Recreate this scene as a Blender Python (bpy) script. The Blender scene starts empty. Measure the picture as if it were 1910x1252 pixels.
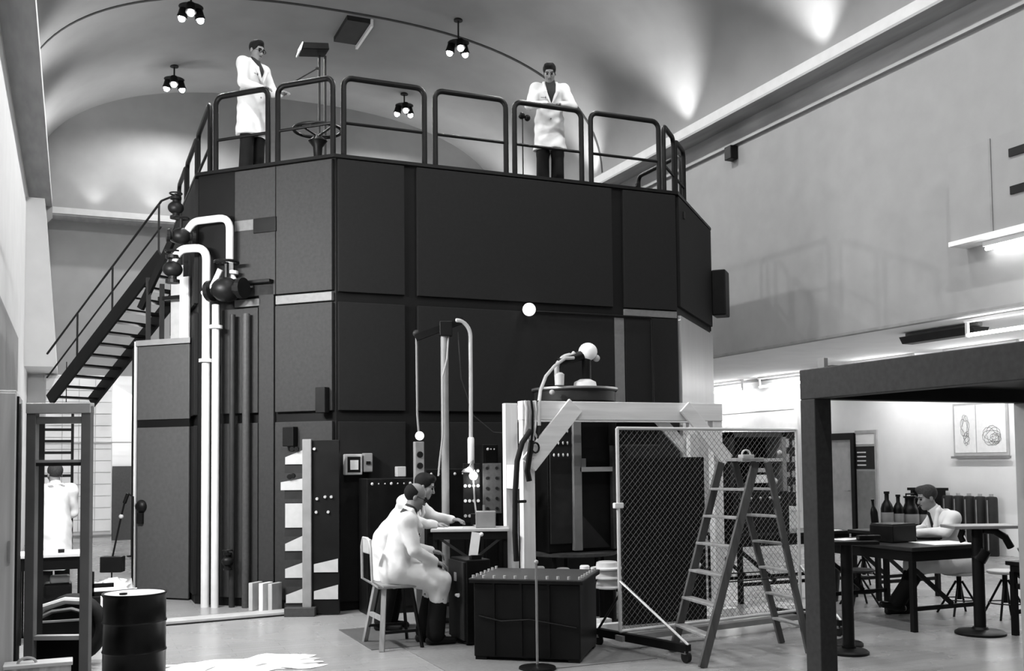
import bpy, bmesh, math, random
import numpy as np
from mathutils import Vector, Matrix

random.seed(7)
S = bpy.context.scene
COL = S.collection
PI = math.pi

# ------------------------------------------------------------------ camera
YAW, PITCH, ROLL = math.radians(23.3), math.radians(2.9), math.radians(0.62)
fwd = Vector((math.sin(YAW) * math.cos(PITCH), math.cos(YAW) * math.cos(PITCH), math.sin(PITCH)))
r0 = Vector((math.cos(YAW), -math.sin(YAW), 0))
u0 = r0.cross(fwd)
right = r0 * math.cos(ROLL) - u0 * math.sin(ROLL)
up = r0 * math.sin(ROLL) + u0 * math.cos(ROLL)
cd = bpy.data.cameras.new('camera')
cam = bpy.data.objects.new('camera', cd)
COL.objects.link(cam)
cd.sensor_width = 36
cd.lens = 36 * 1900 / 1910
cd.shift_y = 138 / 1910
cd.clip_start = 0.05
cam.matrix_world = Matrix(((right.x, up.x, -fwd.x, 0), (right.y, up.y, -fwd.y, 0),
                           (right.z, up.z, -fwd.z, 1.7), (0, 0, 0, 1)))
S.camera = cam

# ------------------------------------------------------------------ world, exposure
w = bpy.data.worlds.new('world')
S.world = w
w.use_nodes = True
w.node_tree.nodes['Background'].inputs[0].default_value = (.5, .5, .5, 1)
w.node_tree.nodes['Background'].inputs[1].default_value = 0.02
S.view_settings.view_transform = 'Standard'
S.view_settings.look = 'None'
S.view_settings.gamma = 1
S.view_settings.use_curve_mapping = False
S.view_settings.exposure = 0.0

E_LAMP, E_UP, E_TUBE, E_FLOOD, E_SOF = 540, 260, 22.0, 360, 24      # ceiling lamps (W), trough uplights (W), fluorescent tubes (emission), added left floods (W)


def light(name, kind, loc, power, size=.1, target=None, spot=None, blend=.6):
    d = bpy.data.lights.new(name, kind)
    d.energy = power
    if kind == 'POINT':
        d.shadow_soft_size = size
    if kind == 'SPOT':
        d.shadow_soft_size = size
        d.spot_size = math.radians(spot)
        d.spot_blend = blend
    if kind == 'AREA':
        d.shape = 'RECTANGLE'
        d.size, d.size_y = size
    o = bpy.data.objects.new(name, d)
    COL.objects.link(o)
    o.location = loc
    if target is not None:
        o.rotation_euler = (Vector(target) - Vector(loc)).to_track_quat('-Z', 'Y').to_euler()
    return o


# ------------------------------------------------------------------ materials
MATS = {}


def mat(name, g, rough=.6, metal=0., var=.15, scale=6., emit=0., bump=0., bscale=40., stretch=None):
    if name in MATS:
        return MATS[name]
    m = bpy.data.materials.new(name)
    m.use_nodes = True
    nt = m.node_tree
    b = nt.nodes['Principled BSDF']
    b.inputs['Roughness'].default_value = rough
    b.inputs['Metallic'].default_value = metal
    b.inputs['Specular IOR Level'].default_value = .18 if g < .06 else .4
    tc = nt.nodes.new('ShaderNodeTexCoord')
    mp = nt.nodes.new('ShaderNodeMapping')
    nt.links.new(tc.outputs['Object'], mp.inputs[0])
    if stretch:
        mp.inputs['Scale'].default_value = stretch
    nz = nt.nodes.new('ShaderNodeTexNoise')
    nz.inputs['Scale'].default_value = scale
    nz.inputs['Detail'].default_value = 6
    nt.links.new(mp.outputs[0], nz.inputs['Vector'])
    rp = nt.nodes.new('ShaderNodeValToRGB')
    lo, hi = g * (1 - var), g * (1 + var)
    rp.color_ramp.elements[0].position = .3
    rp.color_ramp.elements[1].position = .7
    rp.color_ramp.elements[0].color = (lo, lo, lo, 1)
    rp.color_ramp.elements[1].color = (hi, hi, hi, 1)
    nt.links.new(nz.outputs[0], rp.inputs[0])
    nt.links.new(rp.outputs[0], b.inputs['Base Color'])
    if emit:
        b.inputs['Emission Color'].default_value = (1, 1, 1, 1)
        b.inputs['Emission Strength'].default_value = emit
    if bump:
        n2 = nt.nodes.new('ShaderNodeTexNoise')
        n2.inputs['Scale'].default_value = bscale
        n2.inputs['Detail'].default_value = 4
        nt.links.new(mp.outputs[0], n2.inputs['Vector'])
        bp = nt.nodes.new('ShaderNodeBump')
        bp.inputs['Strength'].default_value = bump
        bp.inputs['Distance'].default_value = .02
        nt.links.new(n2.outputs[0], bp.inputs['Height'])
        nt.links.new(bp.outputs[0], b.inputs['Normal'])
    MATS[name] = m
    return m


M_WALL = mat('grey_plaster', .27, .85, var=.05, scale=3, bump=.08, bscale=120)
M_WHITEWALL = mat('white_plaster', .82, .8, var=.04, scale=2, bump=.05, bscale=90)
M_CEIL = mat('vault_plaster', .28, .9, var=.06, scale=1.5, bump=.06, bscale=60)
M_PALE = mat('pale_plaster', .6, .85, var=.04, scale=2)
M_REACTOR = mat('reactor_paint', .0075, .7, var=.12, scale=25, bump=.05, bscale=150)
M_REACTOR_LIT = mat('reactor_paint_lit', .030, .7, var=.12, scale=25, bump=.05, bscale=150)  # lit copy of the reactor paint for the face turned to the light
M_FRAME = mat('pale_tube_paint', .62, .4, var=.06)
M_CORE = mat('reactor_joint_paint', .003, .6, var=.2)
M_LIGHTSTRIP = mat('pale_band_paint', .13, .5, var=.1, scale=20)
M_GREYSTRIP = mat('grey_band_paint', .12, .5, var=.1, scale=20)
M_BOX = mat('grey_box_paint', .065, .5, var=.1, scale=20, bump=.04, bscale=150)
M_ALU = mat('brushed_aluminium', .45, .35, .6, var=.06, scale=8, stretch=(1, 1, .1))
M_BLACK = mat('black_paint', .005, .45, var=.3)
M_BLACKGLOSS = mat('black_gloss_paint', .005, .3, var=.3)
M_DARK = mat('dark_grey_paint', .022, .5, var=.2)
M_RACK = mat('rack_grey_paint', .17, .5, var=.1)
M_RACKTOP = mat('rack_pale_paint', .5, .5, var=.1)
M_STEEL = mat('steel_grey_paint', .05, .5, var=.15, scale=30)
M_METAL = mat('dull_metal', .35, .4, .8, var=.1)
M_PIPE = mat('white_pipe_paint', .6, .4, var=.05)
M_WHITE = mat('white_enamel', .82, .35, var=.03)
M_PAPER = mat('paper', .8, .8, var=.05, scale=12)
M_SLIP = mat('slip_paper', .42, .8, var=.06, scale=12)  # darker grey paper for the rack slips
M_MATD = mat('dark_linoleum', .10, .45, var=.15, scale=30)
M_MATG = mat('grey_linoleum', .19, .45, var=.12, scale=30)
M_GREY = mat('mid_grey_paint', .22, .5, var=.12)
M_LGREY = mat('light_grey_paint', .42, .5, var=.1)
M_COAT = mat('white_cotton', .66, .9, var=.04, scale=8, bump=.35, bscale=9)
M_SKIN = mat('skin', .20, .55, var=.06)
M_HAIR = mat('dark_hair', .008, .8, var=.3, scale=60)
M_HAIRG = mat('brown_hair', .035, .8, var=.3, scale=60)
M_TROUSER = mat('dark_trouser_cloth', .006, .85, var=.2, bump=.2, bscale=14)
M_SHOE = mat('black_leather', .010, .3, var=.2)
M_SHIRT = mat('light_shirt', .6, .8, var=.05)
M_SHIRTD = mat('dark_shirt', .03, .8, var=.1)
M_TIE = mat('dark_tie', .015, .6, var=.2)
M_GLOW = mat('lit_bulb', .9, .4, var=0, emit=60.)
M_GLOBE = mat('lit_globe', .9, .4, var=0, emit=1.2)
M_TUBE = mat('lit_tube', .9, .4, var=0, emit=E_TUBE)
M_PORC = mat('white_porcelain', .78, .2, var=.04)
M_RUBBER = mat('black_rubber', .012, .7, var=.2)
M_CABLE = mat('grey_cable', .30, .5, var=.1)


def wood(name, lo, hi, rough=.55, scale=(18, 18, 1.2), dist=3.):
    m = bpy.data.materials.new(name)
    m.use_nodes = True
    nt = m.node_tree
    b = nt.nodes['Principled BSDF']
    b.inputs['Roughness'].default_value = rough
    tc = nt.nodes.new('ShaderNodeTexCoord')
    mp = nt.nodes.new('ShaderNodeMapping')
    mp.inputs['Scale'].default_value = scale
    nt.links.new(tc.outputs['Object'], mp.inputs[0])
    nz = nt.nodes.new('ShaderNodeTexNoise')
    nz.inputs['Scale'].default_value = 1.
    nz.inputs['Detail'].default_value = 5
    nz.inputs['Distortion'].default_value = dist * .2
    nt.links.new(mp.outputs[0], nz.inputs['Vector'])
    rp = nt.nodes.new('ShaderNodeValToRGB')
    rp.color_ramp.elements[0].position = .3
    rp.color_ramp.elements[1].position = .7
    rp.color_ramp.elements[0].color = (lo, lo, lo, 1)
    rp.color_ramp.elements[1].color = (hi, hi, hi, 1)
    nt.links.new(nz.outputs[0], rp.inputs[0])
    nt.links.new(rp.outputs[0], b.inputs['Base Color'])
    return m


M_WOOD = wood('pale_timber', .66, .82)
M_WOODX = wood('pale_timber_lengthwise', .66, .82, scale=(1.2, 18, 18))
M_WOODCAB = wood('cabinet_wood', .42, .62, scale=(14, 14, .8))
M_WOODBOX = wood('figured_box_wood', .25, .7, scale=(10, 10, 2.5), dist=8)
M_WOODD = wood('ladder_wood', .05, .10)
M_WOODM = wood('stool_wood', .2, .32)


def floor_mat():
    m = bpy.data.materials.new('polished_linoleum')
    m.use_nodes = True
    nt = m.node_tree
    b = nt.nodes['Principled BSDF']
    tc = nt.nodes.new('ShaderNodeTexCoord')
    nz = nt.nodes.new('ShaderNodeTexNoise')
    nz.inputs['Scale'].default_value = 90
    nz.inputs['Detail'].default_value = 4
    nt.links.new(tc.outputs['Object'], nz.inputs['Vector'])
    n2 = nt.nodes.new('ShaderNodeTexNoise')
    n2.inputs['Scale'].default_value = 1.1
    n2.inputs['Detail'].default_value = 5
    nt.links.new(tc.outputs['Object'], n2.inputs['Vector'])
    bk = nt.nodes.new('ShaderNodeTexBrick')
    bk.inputs['Scale'].default_value = 1.
    bk.inputs['Brick Width'].default_value = .9
    bk.inputs['Row Height'].default_value = .12
    bk.inputs['Mortar Size'].default_value = .004
    bk.inputs['Color1'].default_value = (.30, .30, .30, 1)
    bk.inputs['Color2'].default_value = (.28, .28, .28, 1)
    bk.inputs['Mortar'].default_value = (.22, .22, .22, 1)
    nt.links.new(tc.outputs['Object'], bk.inputs['Vector'])
    mx = nt.nodes.new('ShaderNodeMix')
    mx.data_type = 'RGBA'
    mx.blend_type = 'OVERLAY'
    mx.inputs[0].default_value = .25
    nt.links.new(bk.outputs['Color'], mx.inputs[6])
    nt.links.new(nz.outputs[0], mx.inputs[7])
    nt.links.new(mx.outputs[2], b.inputs['Base Color'])
    rr = nt.nodes.new('ShaderNodeMapRange')
    rr.inputs[3].default_value = .16
    rr.inputs[4].default_value = .38
    nt.links.new(n2.outputs[0], rr.inputs[0])
    nt.links.new(rr.outputs[0], b.inputs['Roughness'])
    return m


M_FLOOR = floor_mat()

# ------------------------------------------------------------------ mesh helpers
FR = {}      # object name -> (loc, rz): frame that world coordinates are turned into


class MB:
    """collects shapes in world coordinates (or in the frame M) into one mesh"""

    def __init__(s, M=None):
        s.v, s.f, s.M = [], [], M

    def add(s, vs, fs):
        n = len(s.v)
        for p in vs:
            p = Vector(p)
            s.v.append(s.M @ p if s.M else p)
        s.f += [tuple(i + n for i in f) for f in fs]
        return s

    def box(s, x0, x1, y0, y1, z0, z1):
        vs = [(x, y, z) for z in (z0, z1) for y in (y0, y1) for x in (x0, x1)]
        return s.add(vs, [(0, 2, 3, 1), (4, 5, 7, 6), (0, 1, 5, 4), (2, 6, 7, 3), (0, 4, 6, 2), (1, 3, 7, 5)])

    def cbox(s, c, d, rz=0., R=None):
        R = R or Matrix.Rotation(rz, 3, 'Z')
        vs = [Vector(c) + R @ Vector((x * d[0] / 2, y * d[1] / 2, z * d[2] / 2))
              for z in (-1, 1) for y in (-1, 1) for x in (-1, 1)]
        return s.add(vs, [(0, 2, 3, 1), (4, 5, 7, 6), (0, 1, 5, 4), (2, 6, 7, 3), (0, 4, 6, 2), (1, 3, 7, 5)])

    def bar(s, p, q, a, b, upv=(0, 0, 1)):
        """rectangular bar from p to q, a wide sideways, b along upv"""
        p, q = Vector(p), Vector(q)
        d = (q - p).normalized()
        sd = d.cross(Vector(upv))
        if sd.length < 1e-4:
            sd = d.cross(Vector((1, 0, 0)))
        sd.normalize()
        u = sd.cross(d)
        vs = [e + sd * (i * a / 2) + u * (j * b / 2) for e in (p, q) for i, j in ((-1, -1), (1, -1), (1, 1), (-1, 1))]
        return s.add(vs, [(3, 2, 1, 0), (4, 5, 6, 7), (0, 1, 5, 4), (1, 2, 6, 5), (2, 3, 7, 6), (3, 0, 4, 7)])

    def tube(s, pts, r, n=10, closed=False):
        pts = [Vector(p) for p in pts]
        L = len(pts)
        rs = r if isinstance(r, (list, tuple)) else [r] * L
        vs, fs = [], []
        prev = None
        for i, p in enumerate(pts):
            if closed:
                d = (pts[(i + 1) % L] - pts[i - 1])
            else:
                d = pts[min(i + 1, L - 1)] - pts[max(i - 1, 0)]
            d.normalize()
            if prev is None:
                a = d.cross(Vector((0, 0, 1)))
                if a.length < 1e-3:
                    a = d.cross(Vector((1, 0, 0)))
            else:
                a = prev - d * prev.dot(d)
            a.normalize()
            prev = a
            b = d.cross(a)
            vs += [p + (a * math.cos(2 * PI * k / n) + b * math.sin(2 * PI * k / n)) * rs[i] for k in range(n)]
        for i in range(L if closed else L - 1):
            j = (i + 1) % L
            fs += [(i * n + k, i * n + (k + 1) % n, j * n + (k + 1) % n, j * n + k) for k in range(n)]
        if not closed:
            fs += [tuple(range(n))[::-1], tuple((L - 1) * n + k for k in range(n))]
        return s.add(vs, fs)

    def lathe(s, prof, c=(0, 0, 0), n=24, axis=(0, 0, 1)):
        """prof: (radius, height along axis) from c"""
        ax = Vector(axis).normalized()
        a = ax.cross(Vector((0, 1, 0)))
        if a.length < 1e-3:
            a = Vector((1, 0, 0))
        a.normalize()
        b = ax.cross(a)
        c = Vector(c)
        vs, fs = [], []
        for (r, h) in prof:
            vs += [c + ax * h + (a * math.cos(2 * PI * k / n) + b * math.sin(2 * PI * k / n)) * r for k in range(n)]
        for i in range(len(prof) - 1):
            fs += [(i * n + k, i * n + (k + 1) % n, (i + 1) * n + (k + 1) % n, (i + 1) * n + k) for k in range(n)]
        fs += [tuple(range(n))[::-1], tuple((len(prof) - 1) * n + k for k in range(n))]
        return s.add(vs, fs)

    def ext(s, poly, vec):
        vec = Vector(vec)
        n = len(poly)
        vs = [Vector(p) for p in poly] + [Vector(p) + vec for p in poly]
        fs = [tuple(range(n))[::-1], tuple(range(n, 2 * n))]
        fs += [(i, (i + 1) % n, n + (i + 1) % n, n + i) for i in range(n)]
        return s.add(vs, fs)

    def ball(s, c, r, n=14, sc=(1, 1, 1)):
        pr = [(max(1e-4, math.sin(PI * i / n)), -math.cos(PI * i / n)) for i in range(n + 1)]
        vs, fs = [], []
        m = n * 2
        for a, h in pr:
            vs += [(c[0] + r * sc[0] * a * math.cos(2 * PI * k / m), c[1] + r * sc[1] * a * math.sin(2 * PI * k / m),
                    c[2] + r * sc[2] * h) for k in range(m)]
        for i in range(n):
            fs += [(i * m + k, i * m + (k + 1) % m, (i + 1) * m + (k + 1) % m, (i + 1) * m + k) for k in range(m)]
        return s.add(vs, fs)

    def build(s, name, m, parent=None, loc=None, bevel=0., smooth=False, angle=40):
        """one mesh object; with parent: a part in its frame; else origin at loc"""
        if parent is not None:
            L, rz = FR[parent.name]
        else:
            if loc is None:
                zs = min(p.z for p in s.v)
                loc = (sum(p.x for p in s.v) / len(s.v), sum(p.y for p in s.v) / len(s.v), zs)
            L, rz = Vector(loc), 0.
        Ri = Matrix.Rotation(-rz, 3, 'Z')
        me = bpy.data.meshes.new(name)
        me.from_pydata([Ri @ (p - L) for p in s.v], [], s.f)
        bm = bmesh.new()
        bm.from_mesh(me)
        bmesh.ops.recalc_face_normals(bm, faces=bm.faces)
        if bevel:
            es = [e for e in bm.edges if len(e.link_faces) == 2 and e.calc_face_angle(0) > .6]
            bmesh.ops.bevel(bm, geom=es, offset=bevel, segments=2, affect='EDGES', profile=.5, clamp_overlap=True)
        bm.to_mesh(me)
        bm.free()
        if smooth:
            for p in me.polygons:
                p.use_smooth = True
            try:
                me.set_sharp_from_angle(angle=math.radians(angle))
            except Exception:
                pass
        me.materials.append(m)
        o = bpy.data.objects.new(name, me)
        COL.objects.link(o)
        if parent is not None:
            o.parent = parent
        else:
            o.location = L
        FR[o.name] = (Vector(L), rz)
        return o


def tag(o, label, cat=None, group=None, kind=None):
    o['label'] = label
    if cat:
        o['category'] = cat
    if group:
        o['group'] = group
    if kind:
        o['kind'] = kind
    return o


def thing(name, label, cat, loc, rz=0., group=None, kind=None):
    o = bpy.data.objects.new(name, None)
    COL.objects.link(o)
    o.empty_display_size = .1
    o.location = loc
    o.rotation_euler = (0, 0, rz)
    FR[o.name] = (Vector(loc), rz)
    return tag(o, label, cat, group, kind)


def struct(name, mb, m, label, parent=None, **k):
    o = mb.build(name, m, parent, **k)
    if parent is None:
        tag(o, label, kind='structure')
    return o


def copy_thing(t, loc, rz=None, label=None):
    c = t.copy()
    COL.objects.link(c)
    c.location = loc
    if rz is not None:
        c.rotation_euler = (0, 0, rz)
    if label:
        c['label'] = label
    for ch in t.children:
        d = ch.copy()
        COL.objects.link(d)
        d.parent = c
        for g in ch.children:
            e = g.copy()
            COL.objects.link(e)
            e.parent = d
    return c


def arc(c, a, b, t0, t1, n=8):
    """points c + a cos t + b sin t"""
    c, a, b = Vector(c), Vector(a), Vector(b)
    return [c + a * math.cos(t0 + (t1 - t0) * i / n) + b * math.sin(t0 + (t1 - t0) * i / n) for i in range(n + 1)]

# ================================================================== THE HALL
XL, XR, XR2, YB, YE = -0.95, 10.68, 14.6, -5.0, 25.0     # left wall, upper right wall, recessed right wall, back, end
SOF, SPR, CRN = 3.54, 7.80, 10.72                        # soffit under the gallery, spring line, crown

fl = struct('floor', MB().box(XL - .3, XR2 + .3, YB - .3, YE + .3, -.2, 0), M_FLOOR, 'polished pale floor of the reactor hall', loc=(0, 0, 0))
struct('wall_left', MB().box(XL - .25, XL, YB, YE, 0, SPR + .4), M_PALE, 'pale plaster side wall')
struct('wall_back', MB().box(XL - .2, XR2 + .2, YB - .25, YB, 0, CRN + .2), M_WALL, 'grey wall behind the viewer')
wr = struct('wall_right', MB().box(XR, XR + .10, YB, YE, SOF, SPR + .4), M_WALL, 'grey upper side wall above the gallery recess')
struct('wall_recess', MB().box(XR2, XR2 + .25, YB, YE, 0, SOF + .25), M_WHITEWALL, 'white wall of the recess below the gallery')
struct('ceiling_recess', MB().box(XR + .10, XR2, YB, YE, SOF + .004, SOF + .26), M_WHITEWALL, 'white soffit over the recess')
struct('wall_end', MB().box(XL - .2, XR + .2, YE, YE + .25, 3.75, CRN + .3), M_WALL, 'grey end wall with vaulted top')
we = struct('wall_end_lower', MB().box(XL - .2, XR2 + .2, YE, YE + .2, 0, 3.75), M_WHITEWALL, 'white lower end wall')

# barrel vault with steep coved edges
xc, hw = (XL + XR) / 2, (XR - XL) / 2


def vault_z(x, n=2.5):
    u_ = min(1., abs(x - xc) / hw)
    return SPR + (CRN - SPR) * (1 - u_ ** n) ** (1 / n)


def vault_prof(k=64, n=2.5):
    out = []
    for i in range(k + 1):
        t = PI * i / k
        cx_, sx_ = math.cos(t), math.sin(t)
        out.append((xc - hw * math.copysign(abs(cx_) ** (2 / n), cx_), SPR + (CRN - SPR) * abs(sx_) ** (2 / n)))
    return out


vp = vault_prof()
mb = MB()
ys = [YB + i * (YE - YB) / 12 for i in range(13)]
vs = [(x, y, z) for y in ys for x, z in vp]
n_ = len(vp)
fs = [(j * n_ + i, j * n_ + i + 1, (j + 1) * n_ + i + 1, (j + 1) * n_ + i) for j in range(12) for i in range(n_ - 1)]
mb.add(vs, fs)
# outer skin
mb.add([(x, y, z + .12) for x, y, z in vs], fs)
ceil = struct('ceiling', mb, M_CEIL, 'shallow barrel vault over the hall', smooth=True, angle=60)
M_JOINT = mat('vault_joint', .05, .8)
for yj in (19.6,):
    mb = MB()
    pts = [(x, z) for x, z in vp[1:-1]]
    mb.add([(x, yj + d, z - .015 + e) for x, z in pts for d, e in ((-.035, 0), (.035, 0), (.035, .03), (-.035, .03))],
           [(4 * i + a, 4 * i + (a + 1) % 4, 4 * i + 4 + (a + 1) % 4, 4 * i + 4 + a) for i in range(len(pts) - 1) for a in range(4)])
    mb.build('joint_strip', M_JOINT, ceil)
# long joint near the cove
xj = XR - .55

# cornice troughs that hide the uplights
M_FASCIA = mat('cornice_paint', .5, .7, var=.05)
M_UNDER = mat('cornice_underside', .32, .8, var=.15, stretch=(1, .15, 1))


def trough(n, x_wall, x_in, y0, y1, z):
    t = thing('trim_%d' % n, 'cornice light trough along the foot of the vault', None, (x_wall, y0, z - .2), kind='structure')
    a, b = sorted((x_wall, x_in))
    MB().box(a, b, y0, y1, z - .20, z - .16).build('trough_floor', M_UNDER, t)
    s_ = .03 if x_in > x_wall else -.03
    c, d = sorted((x_in, x_in - s_))
    MB().box(c, d, y0, y1, z - .16, z).build('fascia', M_FASCIA, t)
    return t


trough(1, XR, 10.22, YB, YE, 7.76)
trough(2, XL, -.50, YB, YE, 7.76)
t = thing('trim_3', 'light trough across the end wall below the lunette', None, (xc, YE, 7.1), kind='structure')
MB().box(XL + .47, XR - .48, 24.5, YE, 7.26, 7.30).build('trough_floor', M_UNDER, t)
MB().box(XL + .47, XR - .48, 24.47, 24.5, 7.30, 7.44).build('fascia', M_FASCIA, t)
# small step below the right cornice
struct('trim_4', MB().box(XR - .06, XR, YB, YE, 7.22, 7.56), M_UNDER, 'grey band below the cornice')

# soffit edge strip and picture rail in the recess
struct('trim_5', MB().box(XR - .02, XR, YB, YE, SOF + .0, SOF + .04), M_GREY, 'thin dark edge strip at the foot of the upper wall')
struct('trim_6', MB().box(XR2 - .04, XR2, 17.9, YE, SOF - .06, SOF - .005), M_GREY, 'dark cable rail along the recess wall')

# grey panel on the left wall and the tapering haunch at its far end
struct('trim_7', MB().box(XL, XL + .02, 6, 20.2, 0, 4.0), M_WALL, 'grey panel low on the left wall')
struct('trim_8', MB().ext([(XL, 23.0, 3.75), (-.34, 23.0, 3.75), (-.36, 23.0, 4.1), (-.60, 23.0, 7.25), (XL, 23.0, 7.25)], (0, 2.0, 0)),
       M_PALE, 'pale tapering haunch at the end of the left wall')

# block-faced pier on the end wall
pier = thing('wall_pier', 'white block-faced pier on the end wall', None, (.4, 24.6, 0), kind='structure')
MB().box(-.6, .80, 24.64, YE, 0, 3.7).build('pier_core', M_PALE, pier)
blk = None
row = 0
z = .24
while z < 3.45:
    for c_ in range(4):
        x0 = -.57 + c_ * .34
        x1 = min(x0 + .328, .78)
        if x1 - x0 < .08:
            continue
        MB().box(x0, x1, 24.615 - random.random() * .006, 24.65, z, z + .248).build('block', M_WHITEWALL, pier)
    z += .262
    row += 1
MB().box(-.6, .80, 24.60, YE, .12, .16).build('skirting_rail', M_GREY, pier)
MB().box(-.6, 1.75, 24.58, 24.61, 2.20, 2.23).build('cable_conduit', M_LGREY, pier)
tag(MB().box(.82, 1.22, 24.9, 24.99, 0, 1.68).build('upright_board', M_BOX), 'grey upright board against the end wall beside the white blocks', 'board')

# oriel box on the right upper wall
o_ = thing('trim_9', 'shallow grey oriel on the upper wall with white underside and dark louvre slots', None, (10.4, 8, 4.4), kind='structure')
MB().box(10.38, XR, 6.2, 9.72, 4.46, 5.62).build('oriel_body', M_WALL, o_)
MB().box(10.36, XR, 6.2, 9.74, 4.40, 4.46).build('oriel_base', M_WHITE, o_)
MB().box(10.365, 10.39, 9.05, 9.08, 4.46, 5.62).build('oriel_joint', M_GREY, o_)
for zz in (4.90, 5.36):
    MB().box(10.36, 10.39, 7.2, 8.78, zz - .05, zz + .05).build('louvre_slot', M_BLACK, o_)
t = thing('tube_light', 'lit fluorescent tube fitting added below the oriel base to brighten the wall', 'ceiling light', (10.5, 8, 4.3), group='tube lights under the gallery')  # tube fitting added so the wall below the oriel glows
MB().box(10.52, 10.62, 7.0, 9.35, 4.34, 4.40).build('housing', M_WHITE, t)
MB().tube([(10.56, 7.02, 4.31), (10.56, 9.33, 4.31)], .022, 10).build('tube', M_TUBE, t, smooth=True)
light('oriel_fill_light', 'AREA', (10.46, 8.1, 4.28), 45, (.1, 2.3), (10.66, 8.1, 3.5))
tag(MB().cbox((10.60, 14.72, 7.08), (.16, .20, .24)).build('wall_speaker', M_BLACK, bevel=.015),
    'small black loudspeaker box high on the grey upper wall', 'loudspeaker')

# fluorescent fittings under the soffit
def tube_fitting(x, y0, y1, label, lit=True):
    t = thing('tube_light', label, 'ceiling light', (x, (y0 + y1) / 2, SOF - .1), group='tube lights under the gallery')
    MB().box(x - .04, x + .04, y0, y1, SOF - .05, SOF).build('housing', M_WHITE if lit else M_GREY, t, bevel=.01)
    if lit:
        MB().tube([(x, y0 + .03, SOF - .22), (x, y1 - .03, SOF - .22)], .024, 10).build('tube', M_TUBE, t, smooth=True)
        light('tube_light_lamp', 'AREA', (x, (y0 + y1) / 2, SOF - .26), E_SOF, (.08, y1 - y0), (x, (y0 + y1) / 2, 0))
        for y in (y0 + .03, y1 - .03):
            MB().box(x - .02, x + .02, y - .02, y + .02, SOF - .25, SOF - .05).build('lamp_holder', M_WHITE, t)
    else:
        MB().ext([(x - .16, y0, SOF - .06), (x + .16, y0, SOF - .06), (x + .10, y0, SOF - .16), (x - .10, y0, SOF - .16)], (0, y1 - y0, 0)).build('louvre', M_DARK, t)


tube_fitting(11.0, 8.9, 10.1, 'lit fluorescent tube fitting under the gallery beside the dark one')
tube_fitting(11.45, 10.25, 11.6, 'dark unlit louvred fitting under the gallery soffit', False)
for i, y in enumerate((7.2, 9.4, 11.6, 13.8)):
    tube_fitting(13.75, y, y + 1.5, 'lit fluorescent tube fitting in the row over the recess')

for y in (17.4, 19.6, 21.8):  # fittings added to brighten the far soffit
    tube_fitting(14.30, y, y + 1.6, 'lit fluorescent tube fitting close to the recess wall over the blinds, added to brighten the soffit')

# fill lamps: hidden tube on end wall, unseen floods added on left wall
t = thing('tube_light', 'lit fluorescent tube fitting on the end wall hidden behind the grey housing, added to brighten the wall', 'ceiling light', (2.2, 24.9, 3.3), group='tube lights under the gallery')
MB().box(1.5, 3.1, 24.9, YE, 3.28, 3.40).build('housing', M_WHITE, t)
MB().tube([(1.55, 24.84, 3.30), (3.05, 24.84, 3.30)], .022, 10).build('tube', M_TUBE, t, smooth=True)
light('end_fill_light', 'AREA', (1.9, 24.6, 3.3), 60, (1.5, .1), (.6, 22.5, 1.5))
for y in (9.1, 10.5):
    t = thing('fill_flood', 'unseen flood lamp added on the left wall for light from the left', 'wall lamp', (XL, y, 4.2), group='added flood lamps on the left wall')
    MB().box(XL, XL + .12, y - .5, y + .5, 4.16, 4.36).build('housing', M_WHITE, t, bevel=.01)
    MB().tube([(XL + .16, y - .47, 4.26), (XL + .16, y + .47, 4.26)], .03, 10).build('tube', M_TUBE, t, smooth=True)
    light('fill_flood_light', 'AREA', (XL + .25, y, 4.26), E_FLOOD, (1.0, .1), (2.2, y + 2.2, 1.6))

# door, side panel, window and notice board on the recess wall
d = thing('door_1', 'dark framed door with a grey leaf in the white recess wall', None, (XR2 - .05, 16.75, 0), kind='structure')
MB().box(XR2 - .06, XR2, 16.26, 17.22, 2.06, 2.20).build('door_frame', M_BLACK, d)
for a, b in ((16.26, 16.36), (17.12, 17.22)):
    MB().box(XR2 - .06, XR2, a, b, 0, 2.06).build('door_frame', M_BLACK, d)
lf = MB().box(XR2 - .03, XR2, 16.36, 17.12, 0, 2.06).build('door_leaf', M_LGREY, d)
MB().tube([(XR2 - .03, 16.43, 1.02), (XR2 - .08, 16.43, 1.02), (XR2 - .08, 16.53, 1.02)], .010, 8).build('door_handle', M_METAL, lf)
d = thing('door_2', 'grey side panel with notice and white transom beside the dark door', None, (XR2 - .03, 15.95, 0), kind='structure')
MB().box(XR2 - .02, XR2, 15.70, 16.24, 0, 1.42).build('side_panel', M_GREY, d)
MB().box(XR2 - .02, XR2, 15.70, 16.24, 1.46, 1.92).build('notice_panel', M_DARK, d)
MB().box(XR2 - .02, XR2, 15.70, 16.24, 1.96, 2.18).build('transom', M_WHITE, d)
for k in range(4):
    MB().box(XR2 - .03, XR2 - .02, 15.96, 16.20, 1.53 + k * .085, 1.555 + k * .085).build('notice_strip', M_PAPER, d)
MB().box(XR2 - .04, XR2, 15.64, 15.70, 0, 2.24).build('trim_strip', M_LGREY, d)
MB().box(XR2 - .04, XR2, 15.70, 16.24, 2.18, 2.24).build('trim_strip', M_LGREY, d)

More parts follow.
